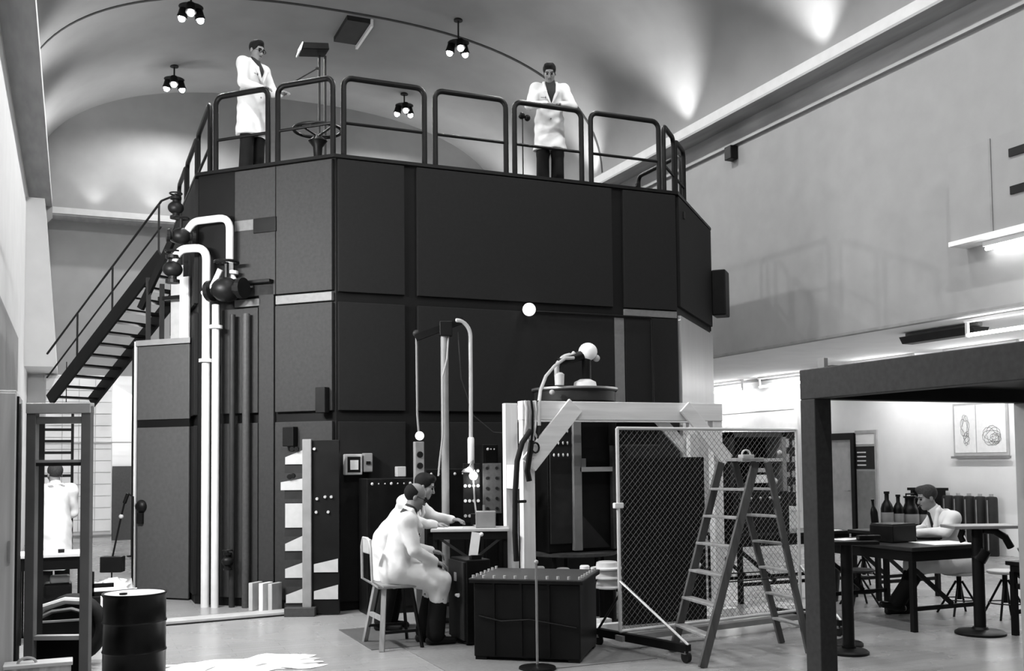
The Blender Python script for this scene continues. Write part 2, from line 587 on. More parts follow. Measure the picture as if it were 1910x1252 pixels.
wn = thing('window_1', 'wide recess window with white blinds over dark shelves', None, (XR2 - .03, 19.5, .6), kind='structure')
for a, b, z0, z1 in ((18.0, 18.09, .55, 3.42), (20.82, 20.92, .55, 3.42), (18.09, 20.82, 3.33, 3.42), (18.09, 20.82, .55, .64), (18.72, 18.80, .64, 2.3), (18.09, 20.82, 2.28, 2.34)):
    MB().box(XR2 - .05, XR2, a, b, z0, z1).build('window_frame', M_WHITEWALL, wn)
MB().box(XR2 - .02, XR2 - .005, 18.09, 20.82, 2.34, 3.33).build('blind', M_WHITE, wn)
MB().box(XR2 - .03, XR2 - .015, 18.09, 20.82, 2.78, 2.80).build('blind_rail', M_LGREY, wn)
MB().box(XR2 - .01, XR2 - .002, 18.09, 18.72, .64, 2.28).build('pane', M_BLACKGLOSS, wn)
MB().box(XR2 - .01, XR2 - .002, 18.80, 20.82, .64, 2.28).build('pane', M_BLACKGLOSS, wn)
for k in range(4):
    for j in range(3):
        MB().box(XR2 - .03, XR2 - .01, 18.16 + j * .19, 18.16 + j * .19 + .05 + .05 * random.random(), .95 + k * .33, 1.02 + k * .33 + .12 * random.random()).build('shelf_item', M_LGREY, wn)

nb = thing('notice_board', 'pale pinboard with two line drawings on the white recess wall', 'notice board', (XR2 - .03, 13.1, 1.7))
MB().box(XR2 - .04, XR2 - .003, 12.55, 13.72, 1.70, 2.64).build('board', M_LGREY, nb, bevel=.006)
MB().box(XR2 - .045, XR2 - .04, 13.22, 13.68, 1.76, 2.60).build('drawing_sheet', M_PAPER, nb)
MB().box(XR2 - .045, XR2 - .04, 12.59, 13.20, 1.76, 2.60).build('drawing_sheet', M_PAPER, nb)
M_INK = mat('drawing_ink', .16, .8)
rng = random.Random(3)


def scribble(y0, z0, ry, rz_, turns, ph):
    pts = []
    for i in range(60):
        a = ph + i / 60 * turns * 2 * PI
        k = .45 + .55 * math.sin(i * .37 + ph) ** 2
        pts.append((XR2 - .047, y0 + ry * k * math.cos(a), z0 + rz_ * k * math.sin(a)))
    return pts


mb = MB()
for y0, z0, ry, rz_, tn, ph in ((13.45, 2.22, .10, .22, 3, 0), (13.42, 2.0, .07, .12, 2, 1)):
    mb.tube(scribble(y0, z0, ry, rz_, tn, ph), .0035, 4)
mb.build('ink_drawing', M_INK, nb)
mb = MB()
for y0, z0, ry, rz_, tn, ph in ((12.88, 2.05, .20, .18, 4, .5), (12.80, 2.0, .12, .10, 3, 2)):
    mb.tube(scribble(y0, z0, ry, rz_, tn, ph), .0035, 4)
mb.build('ink_drawing', M_INK, nb)
MB().box(XR2 - .07, XR2 - .04, 12.5, 13.76, 1.66, 1.70).build('pen_ledge', M_GREY, nb)
tag(MB().tube([(XR2 - .03, 12.36, 2.55), (XR2 - .03, 12.36, 1.7), (XR2 - .03, 12.34, .9)], .02, 8).build('wall_conduit', M_DARK),
    'thin dark conduit running down the white wall beside the pinboard', 'conduit')

# lamp clusters on the vault
def lamp_cluster(x, y, z, label):
    t = thing('lamp_cluster', label, 'ceiling lamp', (x, y, z), group='lamp clusters hung from the vault')
    zc = vault_z(x)
    MB().tube([(x, y, zc + .02), (x, y, z + .22)], .018, 8).build('stem', M_DARK, t)
    MB().lathe([(.09, 0), (.09, .03)], (x, y, zc - .03), 16).build('ceiling_rose', M_DARK, t)
    MB().lathe([(.05, 0), (.22, .015), (.05, .04)], (x, y, z + .20), 18).build('carrier', M_DARK, t)
    for k in range(3):
        a = 2 * PI * k / 3 + .4
        cx_, cy_ = x + .17 * math.cos(a), y + .17 * math.sin(a)
        ax = (math.cos(a) * .25, math.sin(a) * .25, -1)
        MB().lathe([(.03, -.14), (.075, -.12), (.085, .0), (.10, .06), (.09, .06), (.07, .0), (.02, -.02)], (cx_, cy_, z + .1), 16, ax).build('lamp_can', M_BLACK, t, smooth=True)
        MB().ball((cx_ + .018 * math.cos(a), cy_ + .018 * math.sin(a), z + .03), .062, 10).build('bulb', M_GLOW, t, smooth=True)
    light('lamp_cluster_light', 'SPOT', (x, y, z - .08), E_LAMP, .06, (x, y, 0), 165, .5)
    return t


lamp_cluster(1.88, 18.9, 9.78, 'three-can lamp cluster near the vault joint, over the bespectacled man on the deck')
lamp_cluster(1.96, 23.2, 9.98, 'smaller-looking three-can lamp cluster near the end wall, above the stair')
lamp_cluster(7.05, 18.9, 9.92, 'bright three-can lamp cluster near the vault joint, above the deck rails')
lamp_cluster(7.25, 23.2, 10.08, 'three-can lamp cluster near the end wall, low behind the deck rails')
for y in (14.6, 10.3, 6.0, 1.7):  # rows out of view; the nearest are added for light from the front
    for x in (1.92, 7.1):
        lamp_cluster(x, y, 9.9, 'unseen three-can lamp cluster of the nearer rows, added to light the hall')

# slanted hatch with a lit edge in the vault
h_ = thing('ceiling_hatch', 'dark open hatch flap with one bright edge in the vault', 'hatch', (5.25, 20.2, CRN - .2))
zc = CRN
MB().box(4.98, 5.46, 19.75, 20.9, zc - .10, zc + .05).build('flap', M_DARK, h_)
MB().box(5.46, 5.51, 19.7, 20.95, zc - .17, zc - .02).build('bright_edge', M_WHITE, h_)

# uplights in the cornice troughs
def uplight(x, y, z, tx, tz, label, p=1.):
    t = thing('trough_uplight', label, 'uplight', (x, y, z), group='uplights hidden in the cornice troughs')
    MB().lathe([(.05, 0), (.07, .08), (.06, .08), (.04, .01)], (x, y, z), 14).build('reflector', M_METAL, t, smooth=True)
    MB().ball((x, y, z + .055), .03, 8).build('bulb', M_GLOW, t, smooth=True)
    light('trough_uplight_lamp', 'SPOT', (x, y, z + .12), E_UP * p, .05, (tx, y, tz), 95, .9)


for y in (4.6, 8.4, 12.3, 16.1, 19.9, 23.4):
    uplight(10.42, y, 7.60, 9.9, 9.6, 'uplight in the right cornice trough')
    uplight(-.70, y, 7.60, -.2, 9.6, 'uplight in the left cornice trough')
for i in range(8):
    uplight(.4 + i * 1.25, 24.72, 7.30, .4 + i * 1.25, 9.5, 'uplight in the end wall trough', .16)

# ================================================================== THE REACTOR
RT = 5.33
OCT = [(2.79, 11.66), (7.48, 11.66), (9.15, 13.33), (9.15, 16.6), (7.7, 18.05), (2.84, 18.05), (1.39, 16.6), (1.39, 13.06)]
rx = thing('reactor_shield', 'huge dark octagonal concrete reactor shield with panelled faces', 'reactor', (5.2, 14.8, 0))


def inset(poly, d):
    c = Vector((sum(p[0] for p in poly) / len(poly), sum(p[1] for p in poly) / len(poly)))
    return [tuple(Vector(p) + (c - Vector(p)).normalized() * d) for p in poly]


MB().ext([(x, y, 0) for x, y in inset(OCT, .02)], (0, 0, RT - .03)).build('core', M_CORE, rx)
MB().ext([(x, y, RT - .04) for x, y in inset(OCT, -.03)], (0, 0, .04)).build('deck_edge', M_BLACK, rx)
MB().ext([(x, y, 0) for x, y in inset(OCT, -.01)], (0, 0, .10)).build('plinth', M_CORE, rx)


def face_panel(P, Q, s0, s1, z0, z1, m, name='panel', d=.03, out=0.):
    """slab on the face from P to Q (plan points), s in metres from P, proud of the core"""
    P, Q = Vector((P[0], P[1], 0)), Vector((Q[0], Q[1], 0))
    e = (Q - P).normalized()
    n = Vector((e.y, -e.x, 0))
    a, b = P + e * s0 + n * out, P + e * s1 + n * out
    mb = MB()
    mb.ext([a - n * .02 + Vector((0, 0, z0)), b - n * .02 + Vector((0, 0, z0)), b + n * d + Vector((0, 0, z0)), a + n * d + Vector((0, 0, z0))], (0, 0, z1 - z0))
    return mb.build(name, m, rx, bevel=.006)


F0, F1 = OCT[0], OCT[1]           # front face, s = x - 2.79
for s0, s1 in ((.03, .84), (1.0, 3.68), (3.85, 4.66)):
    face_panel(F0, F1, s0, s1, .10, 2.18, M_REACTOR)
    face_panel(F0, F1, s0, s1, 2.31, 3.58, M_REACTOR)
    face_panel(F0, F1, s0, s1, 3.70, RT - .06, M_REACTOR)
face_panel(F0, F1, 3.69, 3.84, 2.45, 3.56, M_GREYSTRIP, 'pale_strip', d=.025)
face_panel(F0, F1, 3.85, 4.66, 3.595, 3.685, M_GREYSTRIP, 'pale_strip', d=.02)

L1, L0 = OCT[7], OCT[0]           # left chamfer, s from the outer end; x = 1.39 + s/1.414
def LX(x):
    return (x - 1.39) * 1.41421
face_panel(L1, L0, LX(1.80), LX(2.215), 3.72, RT - .06, M_REACTOR_LIT)
face_panel(L1, L0, LX(2.222), LX(2.77), 3.72, RT - .06, M_REACTOR_LIT)
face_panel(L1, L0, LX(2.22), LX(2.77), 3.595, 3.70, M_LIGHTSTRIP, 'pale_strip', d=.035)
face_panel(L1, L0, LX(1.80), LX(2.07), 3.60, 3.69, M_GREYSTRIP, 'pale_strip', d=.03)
face_panel(L1, L0, LX(1.66), LX(2.04), 2.31, 3.58, M_REACTOR_LIT)
face_panel(L1, L0, LX(2.05), LX(2.20), .10, 3.90, M_REACTOR_LIT, 'pilaster')
face_panel(L1, L0, LX(2.215), LX(2.77), 2.31, 3.58, M_REACTOR_LIT)
face_panel(L1, L0, LX(2.215), LX(2.77), .10, 2.19, M_REACTOR_LIT)
face_panel(L1, L0, LX(1.66), LX(2.04), .10, 2.19, M_REACTOR_LIT)
face_panel(L1, L0, LX(1.72), LX(2.20), 3.86, 3.90, M_BLACK, 'ledge', d=.12)
face_panel(L1, L0, LX(1.80), LX(2.00), 4.53, 4.66, M_GREYSTRIP, 'name_plate', d=.035)
face_panel(L1, L0, LX(2.0), LX(2.23), 4.48, 4.66, M_BLACK, 'black_plate', d=.05)
face_panel(L1, L0, LX(1.76), LX(1.84), 3.92, 4.0, M_BLACK, 'black_plate', d=.05)

R0, R1 = OCT[1], OCT[2]           # right chamfer
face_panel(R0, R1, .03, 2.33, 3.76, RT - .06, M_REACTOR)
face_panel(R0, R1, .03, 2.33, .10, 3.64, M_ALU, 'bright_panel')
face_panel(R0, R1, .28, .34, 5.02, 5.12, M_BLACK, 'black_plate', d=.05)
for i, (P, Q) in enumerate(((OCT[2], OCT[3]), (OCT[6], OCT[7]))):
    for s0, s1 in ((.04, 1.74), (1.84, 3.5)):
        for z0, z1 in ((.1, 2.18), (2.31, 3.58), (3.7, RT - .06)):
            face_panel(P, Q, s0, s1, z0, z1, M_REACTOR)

# things fixed to the shield, each liftable
def wallbox(name, label, cat, x0, x1, z0, z1, m, d=.10, y=11.63, **k):
    return tag(MB().box(x0, x1, y - d, y, z0, z1).build(name, m, bevel=.008), label, cat, **k)


tag(MB().cbox((9.36, 13.36, 4.30), (.36, .22, .72), PI / 4).build('junction_box', M_BLACK, bevel=.02), 'big black junction box high on the right edge of the reactor', 'junction box')
e45 = Vector((1, -1, 0)).normalized()
def lcbox(name, label, cat, x, z0, z1, wd, m, d=.10):
    """box standing off the left chamfer, centre plan x"""
    n = Vector((-1, -1, 0)).normalized()
    p = Vector((x, 14.45 - x, 0)) + n * (.03 + d / 2)
    return tag(MB().cbox((p.x, p.y, (z0 + z1) / 2), (wd, d, z1 - z0), -PI / 4).build(name, m, bevel=.008), label, cat)


lcbox('switch_box', 'tall black switch box near the reactor edge above the lower band', 'switch box', 2.70, 2.28, 2.58, .13, M_BLACK)
lcbox('switch_box', 'small black switch box above the rack with the white papers', 'switch box', 2.39, 1.90, 2.13, .15, M_BLACK)
t = thing('globe_lamp', 'round white lit globe lamp on the dark reactor front', 'wall lamp', (5.2, 11.63, 3.5))
MB().lathe([(.05, 0), (.05, .08)], (5.2, 11.63, 3.585), 16, (0, -1, 0)).build('lamp_base', M_BLACK, t)
MB().ball((5.2, 11.50, 3.585), .082, 14).build('globe', M_GLOBE, t, smooth=True)
tag(MB().tube([(5.30, 11.60, 3.58), (7.00, 11.60, 3.58), (7.03, 11.60, 3.55), (7.03, 11.60, 2.3)], .014, 8).build('cable_conduit', M_BLACK, smooth=True),
    'thin black conduit from the globe lamp across the reactor front', 'conduit')

t = thing('wall_meter', 'square white framed meter on the dark reactor front', 'meter', (2.97, 11.6, 1.56))
MB().box(2.87, 3.07, 11.52, 11.63, 1.56, 1.80).build('case', M_LGREY, t, bevel=.01)
MB().box(2.895, 3.045, 11.515, 11.525, 1.59, 1.77).build('dial_recess', M_BLACK, t)
MB().box(2.925, 3.02, 11.505, 11.52, 1.62, 1.73).build('dial', M_PAPER, t)
t = thing('wall_switch', 'pale upright switch box beside the framed meter', 'switch box', (3.13, 11.6, 1.6))
MB().box(3.09, 3.20, 11.54, 11.63, 1.59, 1.81).build('case', M_GREY, t, bevel=.01)
MB().box(3.12, 3.17, 11.525, 11.545, 1.68, 1.715).build('toggle', M_BLACK, t)
wallbox('wall_socket', 'small pale socket box above the control rack', 'socket', 3.49, 3.60, 1.53, 1.65, M_LGREY)

# ---------------- guard rails
def rail_panel(p, q, label, z=RT, h=.97, mid=.42, r=.034):
    p, q = Vector((p[0], p[1], z)), Vector((q[0], q[1], z))
    e = (q - p).normalized()
    t = thing('guard_rail', label, 'railing', tuple((p + q) / 2), group='guard rail panels round the reactor deck')
    k = .10
    U = Vector((0, 0, 1))
    pts = [p, p + U * (h - k)] + arc(p + U * (h - k) + e * k, -e * k, U * k, 0, PI / 2, 5)[1:] + \
        arc(q + U * (h - k) - e * k, U * k, e * k, 0, PI / 2, 5) + [q]
    MB().tube(pts, r, 10).build('frame', M_BLACK, t, smooth=True)
    MB().tube([p + U * mid, q + U * mid], .02, 8).build('mid_rail', M_BLACK, t, smooth=True)
    for c in (p, q):
        MB().lathe([(.06, 0), (.06, .012)], c, 14).build('foot_plate', M_BLACK, t)


yr = 11.76
rail_panel((2.92, yr), (3.93, yr), 'black tubular guard rail panel on the deck front, beside the wheel-topped stand')
rail_panel((4.07, yr), (5.02, yr), 'black tubular guard rail panel on the deck front with nobody behind it')
rail_panel((5.14, yr), (6.10, yr), 'black tubular guard rail panel that the dark-haired man in a white coat leans on')
rail_panel((6.24, yr), (7.28, yr), 'black tubular guard rail panel at the corner above the bright metal face')
rail_panel((1.60, 13.0), (2.15, 12.45), 'black tubular guard rail panel in front of the man holding a rod, nearer the stair')
rail_panel((2.25, 12.35), (2.80, 11.80), 'black tubular guard rail panel in front of the wheel-topped stand')
for y0, y1, la in ((13.25, 14.6, 'beside the rod holder'), (14.75, 16.1, 'between two others'), (16.25, 17.4, 'nearest the stair head')):
    rail_panel((1.56, y0), (1.56, y1), 'black guard rail panel on the stair side of the deck, ' + la)
rail_panel((7.42, 11.86), (7.86, 12.30), 'narrow black tubular guard rail panel beside the right deck corner')
rail_panel((7.94, 12.38), (8.34, 12.78), 'narrow black tubular guard rail panel at the end of the deck corner')
rail_panel((8.40, 12.95), (8.40, 14.2), 'black tubular guard rail panel receding along the wall side of the deck')
tag(MB().bar((7.3, 13.4, RT), (7.9, 13.4, RT + .55), .04, .05).bar((7.9, 13.4, RT), (7.9, 13.4, RT + .6), .04, .04).build('prop', M_BLACK),
    'black slanting prop standing on the deck by the corner rails', 'prop')

# wheel-topped stand, desk lamp sign and microphone-like pole on the deck
t = thing('hoist_stand', 'black pedestal with a flat wheel on the reactor deck', 'stand', (2.80, 12.62, RT))
MB().lathe([(.22, 0), (.20, .03), (.06, .06), (.05, .2), (.06, .36), (.12, .44), (.05, .5)], (2.8, 12.62, RT), 20).build('pedestal', M_BLACK, t, smooth=True)
MB().tube(arc((2.8, 12.62, RT + .58), (.30, 0, 0), (0, .30, 0), 0, 2 * PI, 24)[:-1], .022, 8, closed=True).build('wheel_rim', M_BLACK, t, smooth=True)
for k in range(4):
    a = k * PI / 2 + .5
    MB().tube([(2.8, 12.62, RT + .5), (2.8 + .30 * math.cos(a), 12.62 + .30 * math.sin(a), RT + .58)], .014, 6).build('spoke', M_BLACK, t)
MB().tube([(2.62, 12.5, RT + .12), (3.0, 12.55, RT + .03)], .02, 8).build('foot_bar', M_BLACK, t)

t = thing('deck_floodlight', 'black flat box head on twin posts on the reactor deck', 'floodlight', (3.06, 13.5, RT))
MB().box(3.00, 3.03, 13.48, 13.51, RT, 7.24).build('post', M_DARK, t)
MB().box(3.08, 3.11, 13.48, 13.51, RT, 7.24).build('post', M_DARK, t)
MB().box(2.94, 3.18, 13.4, 13.6, RT, RT + .03).build('base_plate', M_DARK, t)
MB().cbox((2.93, 13.46, 7.29), (.36, .30, .09), -.15, Matrix.Rotation(-.12, 3, 'Y')).build('head', M_BLACK, t, bevel=.01)
MB().cbox((2.74, 13.45, 7.26), (.015, .28, .12), 0, Matrix.Rotation(.25, 3, 'Y')).build('edge_strip', M_WHITE, t)

t = thing('deck_microphone', 'thin upright rod with a two-knob black head beside the leaning man', 'stand', (5.34, 11.95, RT))
MB().tube([(5.34, 11.95, RT), (5.34, 11.95, RT + .84)], .009, 8).build('rod', M_DARK, t)
MB().lathe([(.09, 0), (.08, .015), (.01, .03)], (5.34, 11.95, RT), 16).build('foot', M_DARK, t)
MB().ball((5.33, 11.95, RT + .87), .045, 10).build('knob', M_BLACK, t, smooth=True)
MB().ball((5.41, 11.95, RT + .85), .042, 10).build('knob', M_BLACK, t, smooth=True)

# ---------------- stair to the deck
st = thing('steel_stair', 'black open-tread steel stair rising to the reactor deck, with thin handrail', 'stair', (.88, 18.7, 0))
run = Vector((1.78, -2.45, 0))
rd = run.normalized()
sd = Vector((-rd.y, rd.x, 0))          # towards the reactor side / away
if sd.x < 0:
    sd = -sd
BL = Vector((-.42, 20.9, 2.93))
TL = BL + run + Vector((0, 0, RT - 2.93))
W = .90
for s_ in (0, W):
    MB().bar(BL + sd * s_, TL + sd * s_, .05, .24).build('stringer', M_BLACK, st)
N = 13
for i in range(N):
    p = BL.lerp(TL, (i + .35) / N)
    mb = MB()
    c = p + sd * W / 2
    R = Matrix(((sd.x, rd.x, 0), (sd.y, rd.y, 0), (0, 0, 1)))
    mb.cbox(c, (W, .24, .035), 0, R)
    mb.build('tread', M_BLACK, st)
hr = [BL + Vector((0, 0, .40)), BL + Vector((0, 0, .90)), TL + Vector((0, 0, .92)), TL + rd * .3 + Vector((0, 0, .92))]
hs, he = BL + (TL - BL) * -.03, TL
MB().tube([hs + Vector((0, 0, .95)), he + Vector((0, 0, .95)), he + rd * .35 + Vector((0, 0, 1.0))], .020, 8).build('handrail', M_DARK, st, smooth=True)
MB().tube([hs + Vector((0, 0, .5)), he + Vector((0, 0, .5))], .016, 8).build('mid_rail', M_DARK, st, smooth=True)
for f_ in (.26, .58, .98):
    p = BL.lerp(TL, f_)
    MB().tube([p, p + Vector((0, 0, .95))], .018, 8).build('baluster', M_DARK, st)
MB().tube([BL + sd * .35 + Vector((0, 0, -.02)), BL + sd * .35 + Vector((0, 0, .75))], .010, 6).build('hanger_rod', M_DARK, st)
pp = BL.lerp(TL, .42) + sd * W
MB().bar((pp.x, pp.y, 0), (pp.x, pp.y, pp.z), .11, .11, (1, 0, 0)).build('support_post', M_BLACK, st)
MB().box(pp.x - .12, pp.x + .12, pp.y - .12, pp.y + .12, 0, .02).build('post_foot', M_BLACK, st)

# ---------------- grey cabinet beside the shield, pipes and valves
gb = thing('equipment_housing', 'tall plain grey housing standing beside the reactor under the stair', 'housing', (1.0, 13.9, 0))
u45 = Vector((1, -1, 0)).normalized()
n45 = Vector((-1, -1, 0)).normalized()
A = Vector((.74, 14.01, 0))
Wd = .84
def hb(s0, s1, o0, o1, z0, z1):
    a = A + u45 * s0 + n45 * o0
    mb = MB()
    mb.ext([A + u45 * s0 + n45 * o0 + Vector((0, 0, z0)), A + u45 * s1 + n45 * o0 + Vector((0, 0, z0)),
            A + u45 * s1 + n45 * o1 + Vector((0, 0, z0)), A + u45 * s0 + n45 * o1 + Vector((0, 0, z0))], (0, 0, z1 - z0))
    return mb
HP = [(.74, 14.01), (1.33, 13.42), (1.33, 14.45), (.95, 14.45)]
MB().ext([(x + .01, y + .01, 0) for x, y in HP], (0, 0, 3.24)).build('body', M_CORE, gb)
hb(.02, Wd, -.03, 0, .02, 2.18).build('front_panel', M_BOX, gb, bevel=.005)
hb(.02, Wd, -.03, 0, 2.28, 3.23).build('front_panel', M_BOX, gb, bevel=.005)
MB().ext([(.725, 13.995, 3.24), (1.34, 13.38, 3.24), (1.34, 14.47, 3.24), (.94, 14.47, 3.24)], (0, 0, .07)).build('top_edge', M_GREY, gb)
hb(-.03, 0, -.05, .01, 0, 3.30).build('corner_strip', M_PIPE, gb)
# frame and pipework above the housing
fb = thing('strut_stand', 'black strut stand with tie bar standing on the grey housing', 'frame', (1.1, 13.7, 3.31))
for s_, zt in ((.08, 4.15), (.30, 4.05), (.68, 4.75)):
    p = A + u45 * s_ + n45 * -.12
    MB().bar((p.x, p.y, 3.31), (p.x, p.y, zt), .06, .06, (1, 0, 0)).build('upright', M_BLACK, fb)
p, q = A + u45 * .25 + n45 * -.12, A + u45 * .70 + n45 * -.12
MB().bar((p.x, p.y, 3.86), (q.x, q.y, 3.86), .04, .05).build('tie_bar', M_BLACK, fb)
p, q = A + u45 * -.05 + n45 * -.12, A + u45 * .45 + n45 * -.12
MB().bar((p.x, p.y, 3.75), (q.x, q.y, 4.6), .05, .09).build('brace', M_BLACK, fb)
tag(hb(.36, .58, -.26, -.22, 3.31, 4.3).build('grey_sheet', M_LGREY), 'pale grey sheet standing on the housing behind the black frame', 'sheet')
tag(hb(.66, .80, -.06, -.03, 3.31, 4.1).build('grey_sheet', M_PALE), 'pale narrow sheet on the housing beside the white pipe', 'sheet')


def L3(x, off, z):
    """point standing off the left chamfer"""
    return Vector((x, 14.45 - x, z)) + n45 * off


def pipe(pts, r, label, m, name='pipe', flanges=()):
    t = thing(name, label, 'pipe', tuple(Vector(pts[0]) * 1.0), group='pipes beside the reactor')
    q = [Vector(p) for p in pts]
    out = [q[0]]
    for i in range(1, len(q) - 1):       # rounded elbows
        a, b = (q[i - 1] - q[i]), (q[i + 1] - q[i])
        k = min(.16, a.length * .45, b.length * .45)
        p0, p1 = q[i] + a.normalized() * k, q[i] + b.normalized() * k
        for j in range(7):
            u_ = j / 6
            out.append(p0 * (1 - u_) ** 2 + q[i] * 2 * u_ * (1 - u_) + p1 * u_ ** 2)
    out.append(q[-1])
    MB().tube(out, r, 14).build('tube', m, t, smooth=True)
    for c, ax in flanges:
        MB().lathe([(r + .035, -.02), (r + .035, .02)], c, 18, ax).build('flange', M_PIPE if m is M_PIPE else M_BLACK, t)
    return t


pipe([L3(1.60, .20, 0), L3(1.60, .20, 4.33), L3(1.36, .25, 4.33), L3(1.30, .30, 4.18)], .05,
     'white pipe rising from the floor and hooking over below the stair head', M_PIPE, flanges=[(L3(1.60, .20, 2.95), (0, 0, 1))])
pipe([L3(1.70, .20, 0), L3(1.70, .20, 3.62)], .045, 'shorter straight white pipe beside the hooked one', M_PIPE, flanges=[(L3(1.70, .20, 3.35), (0, 0, 1))])
pipe([L3(1.36, .16, 4.55), L3(1.44, .16, 4.68), L3(1.82, .16, 4.68), L3(1.82, .16, 4.0), L3(1.86, .16, 3.9)], .045,
     'white pipe bent like a gate above the black valve', M_PIPE, flanges=[(L3(1.84, .16, 4.0), (0, 0, 1))])
pipe([L3(1.83, .12, 0), L3(1.83, .12, 3.5)], .035, 'dark thin pipe down the reactor face beside the white pair', M_DARK)
pipe([L3(1.96, .10, 0), L3(1.96, .10, 3.5)], .045, 'thicker dark pipe down the reactor face', M_STEEL)


def valve(loc, label, sc=1., axis=(1, 0, 0), m=M_BLACK):
    x, y, z = loc
    t = thing('valve', label, 'valve', loc, group='valves on the pipework')
    MB().ball(loc, .10 * sc, 10, (1.2, 1, 1)).build('body', m, t, smooth=True)
    MB().lathe([(.085 * sc, -.17 * sc), (.085 * sc, -.13 * sc), (.05 * sc, -.12 * sc), (.05 * sc, .12 * sc), (.085 * sc, .13 * sc), (.085 * sc, .17 * sc)], loc, 16, axis).build('flanges', m, t)
    MB().tube([(x, y, z), (x, y, z + .22 * sc)], .02 * sc, 8).build('stem', m, t)
    MB().tube(arc((x, y, z + .22 * sc), (.09 * sc, 0, 0), (0, .09 * sc, 0), 0, 2 * PI, 16)[:-1], .013 * sc, 6, closed=True).build('hand_wheel', m, t)
    return t


valve(tuple(L3(1.30, .30, 4.08)), 'black valve under the mouth of the hooked white pipe', 1., (0, 0, 1))
valve(tuple(L3(1.34, .22, 4.50)), 'black valve with white pipe stub at the stair head', 1., (1, 0, 0))
v_ = valve(tuple(L3(1.84, .26, 3.78)), 'bulky black valve on the reactor face beside the gate-shaped pipe', 1.5, (1, -1, 0))
valve(tuple(L3(1.30, .25, 4.85)), 'small black valve hanging below the deck rails', .8, (0, 0, 1))
MBp = MB().tube([L3(1.62, .3, 3.75), L3(1.70, .3, 3.78), L3(1.76, .3, 3.92), L3(1.80, .3, 4.02)], .035, 10)
tag(MBp.build('pipe_elbow', M_PIPE, smooth=True), 'short bent white pipe stub on the bulky black valve', 'pipe')
valve(tuple(L3(1.83, .2, .55)), 'small dark valve low on the dark pipes', .6, (0, 0, 1))

t = thing('alarm_bell', 'black domed bell on the edge of the grey housing', 'bell', (.86, 13.86, 1.1))
bp_ = A + u45 * .10 + n45 * .0
MB().lathe([(.085, 0), (.085, .015), (.06, .05), (.02, .065)], (bp_.x, bp_.y, 1.17), 18, tuple(n45)).build('gong', M_BLACK, t, smooth=True)
MB().cbox((bp_.x + n45.x * .02, bp_.y + n45.y * .02, 1.02), (.08, .05, .14), -PI / 4).build('striker_box', M_BLACK, t, bevel=.006)

# pale kerb on the floor before the shield
struct('trim_10', MB().ext([(-.6, 11.30, 0), (3.45, 11.72, 0), (3.42, 11.98, 0), (-.6, 11.58, 0)], (0, 0, .035)), M_LGREY, 'low pale kerb on the floor before the reactor')
struct('trim_11', MB().ext([(-.6, 11.26, 0), (3.45, 11.68, 0), (3.45, 11.72, 0), (-.6, 11.30, 0)], (0, 0, .012)), M_BLACK, 'dark joint along the foot of the kerb')
struct('floor_covering_1', MB().box(2.50, 4.9, 9.08, 10.32, 0, .006), M_MATD, 'dark linoleum square below the seated man')
struct('floor_covering_2', MB().box(2.79, 4.6, 7.6, 9.06, 0, .006), M_MATG, 'dark linoleum square below the black tank')

# ================================================================== PEOPLE
def V(*a):
    return np.array(a, float)


def unit(a):
    a = np.asarray(a, float)
    return a / np.linalg.norm(a)


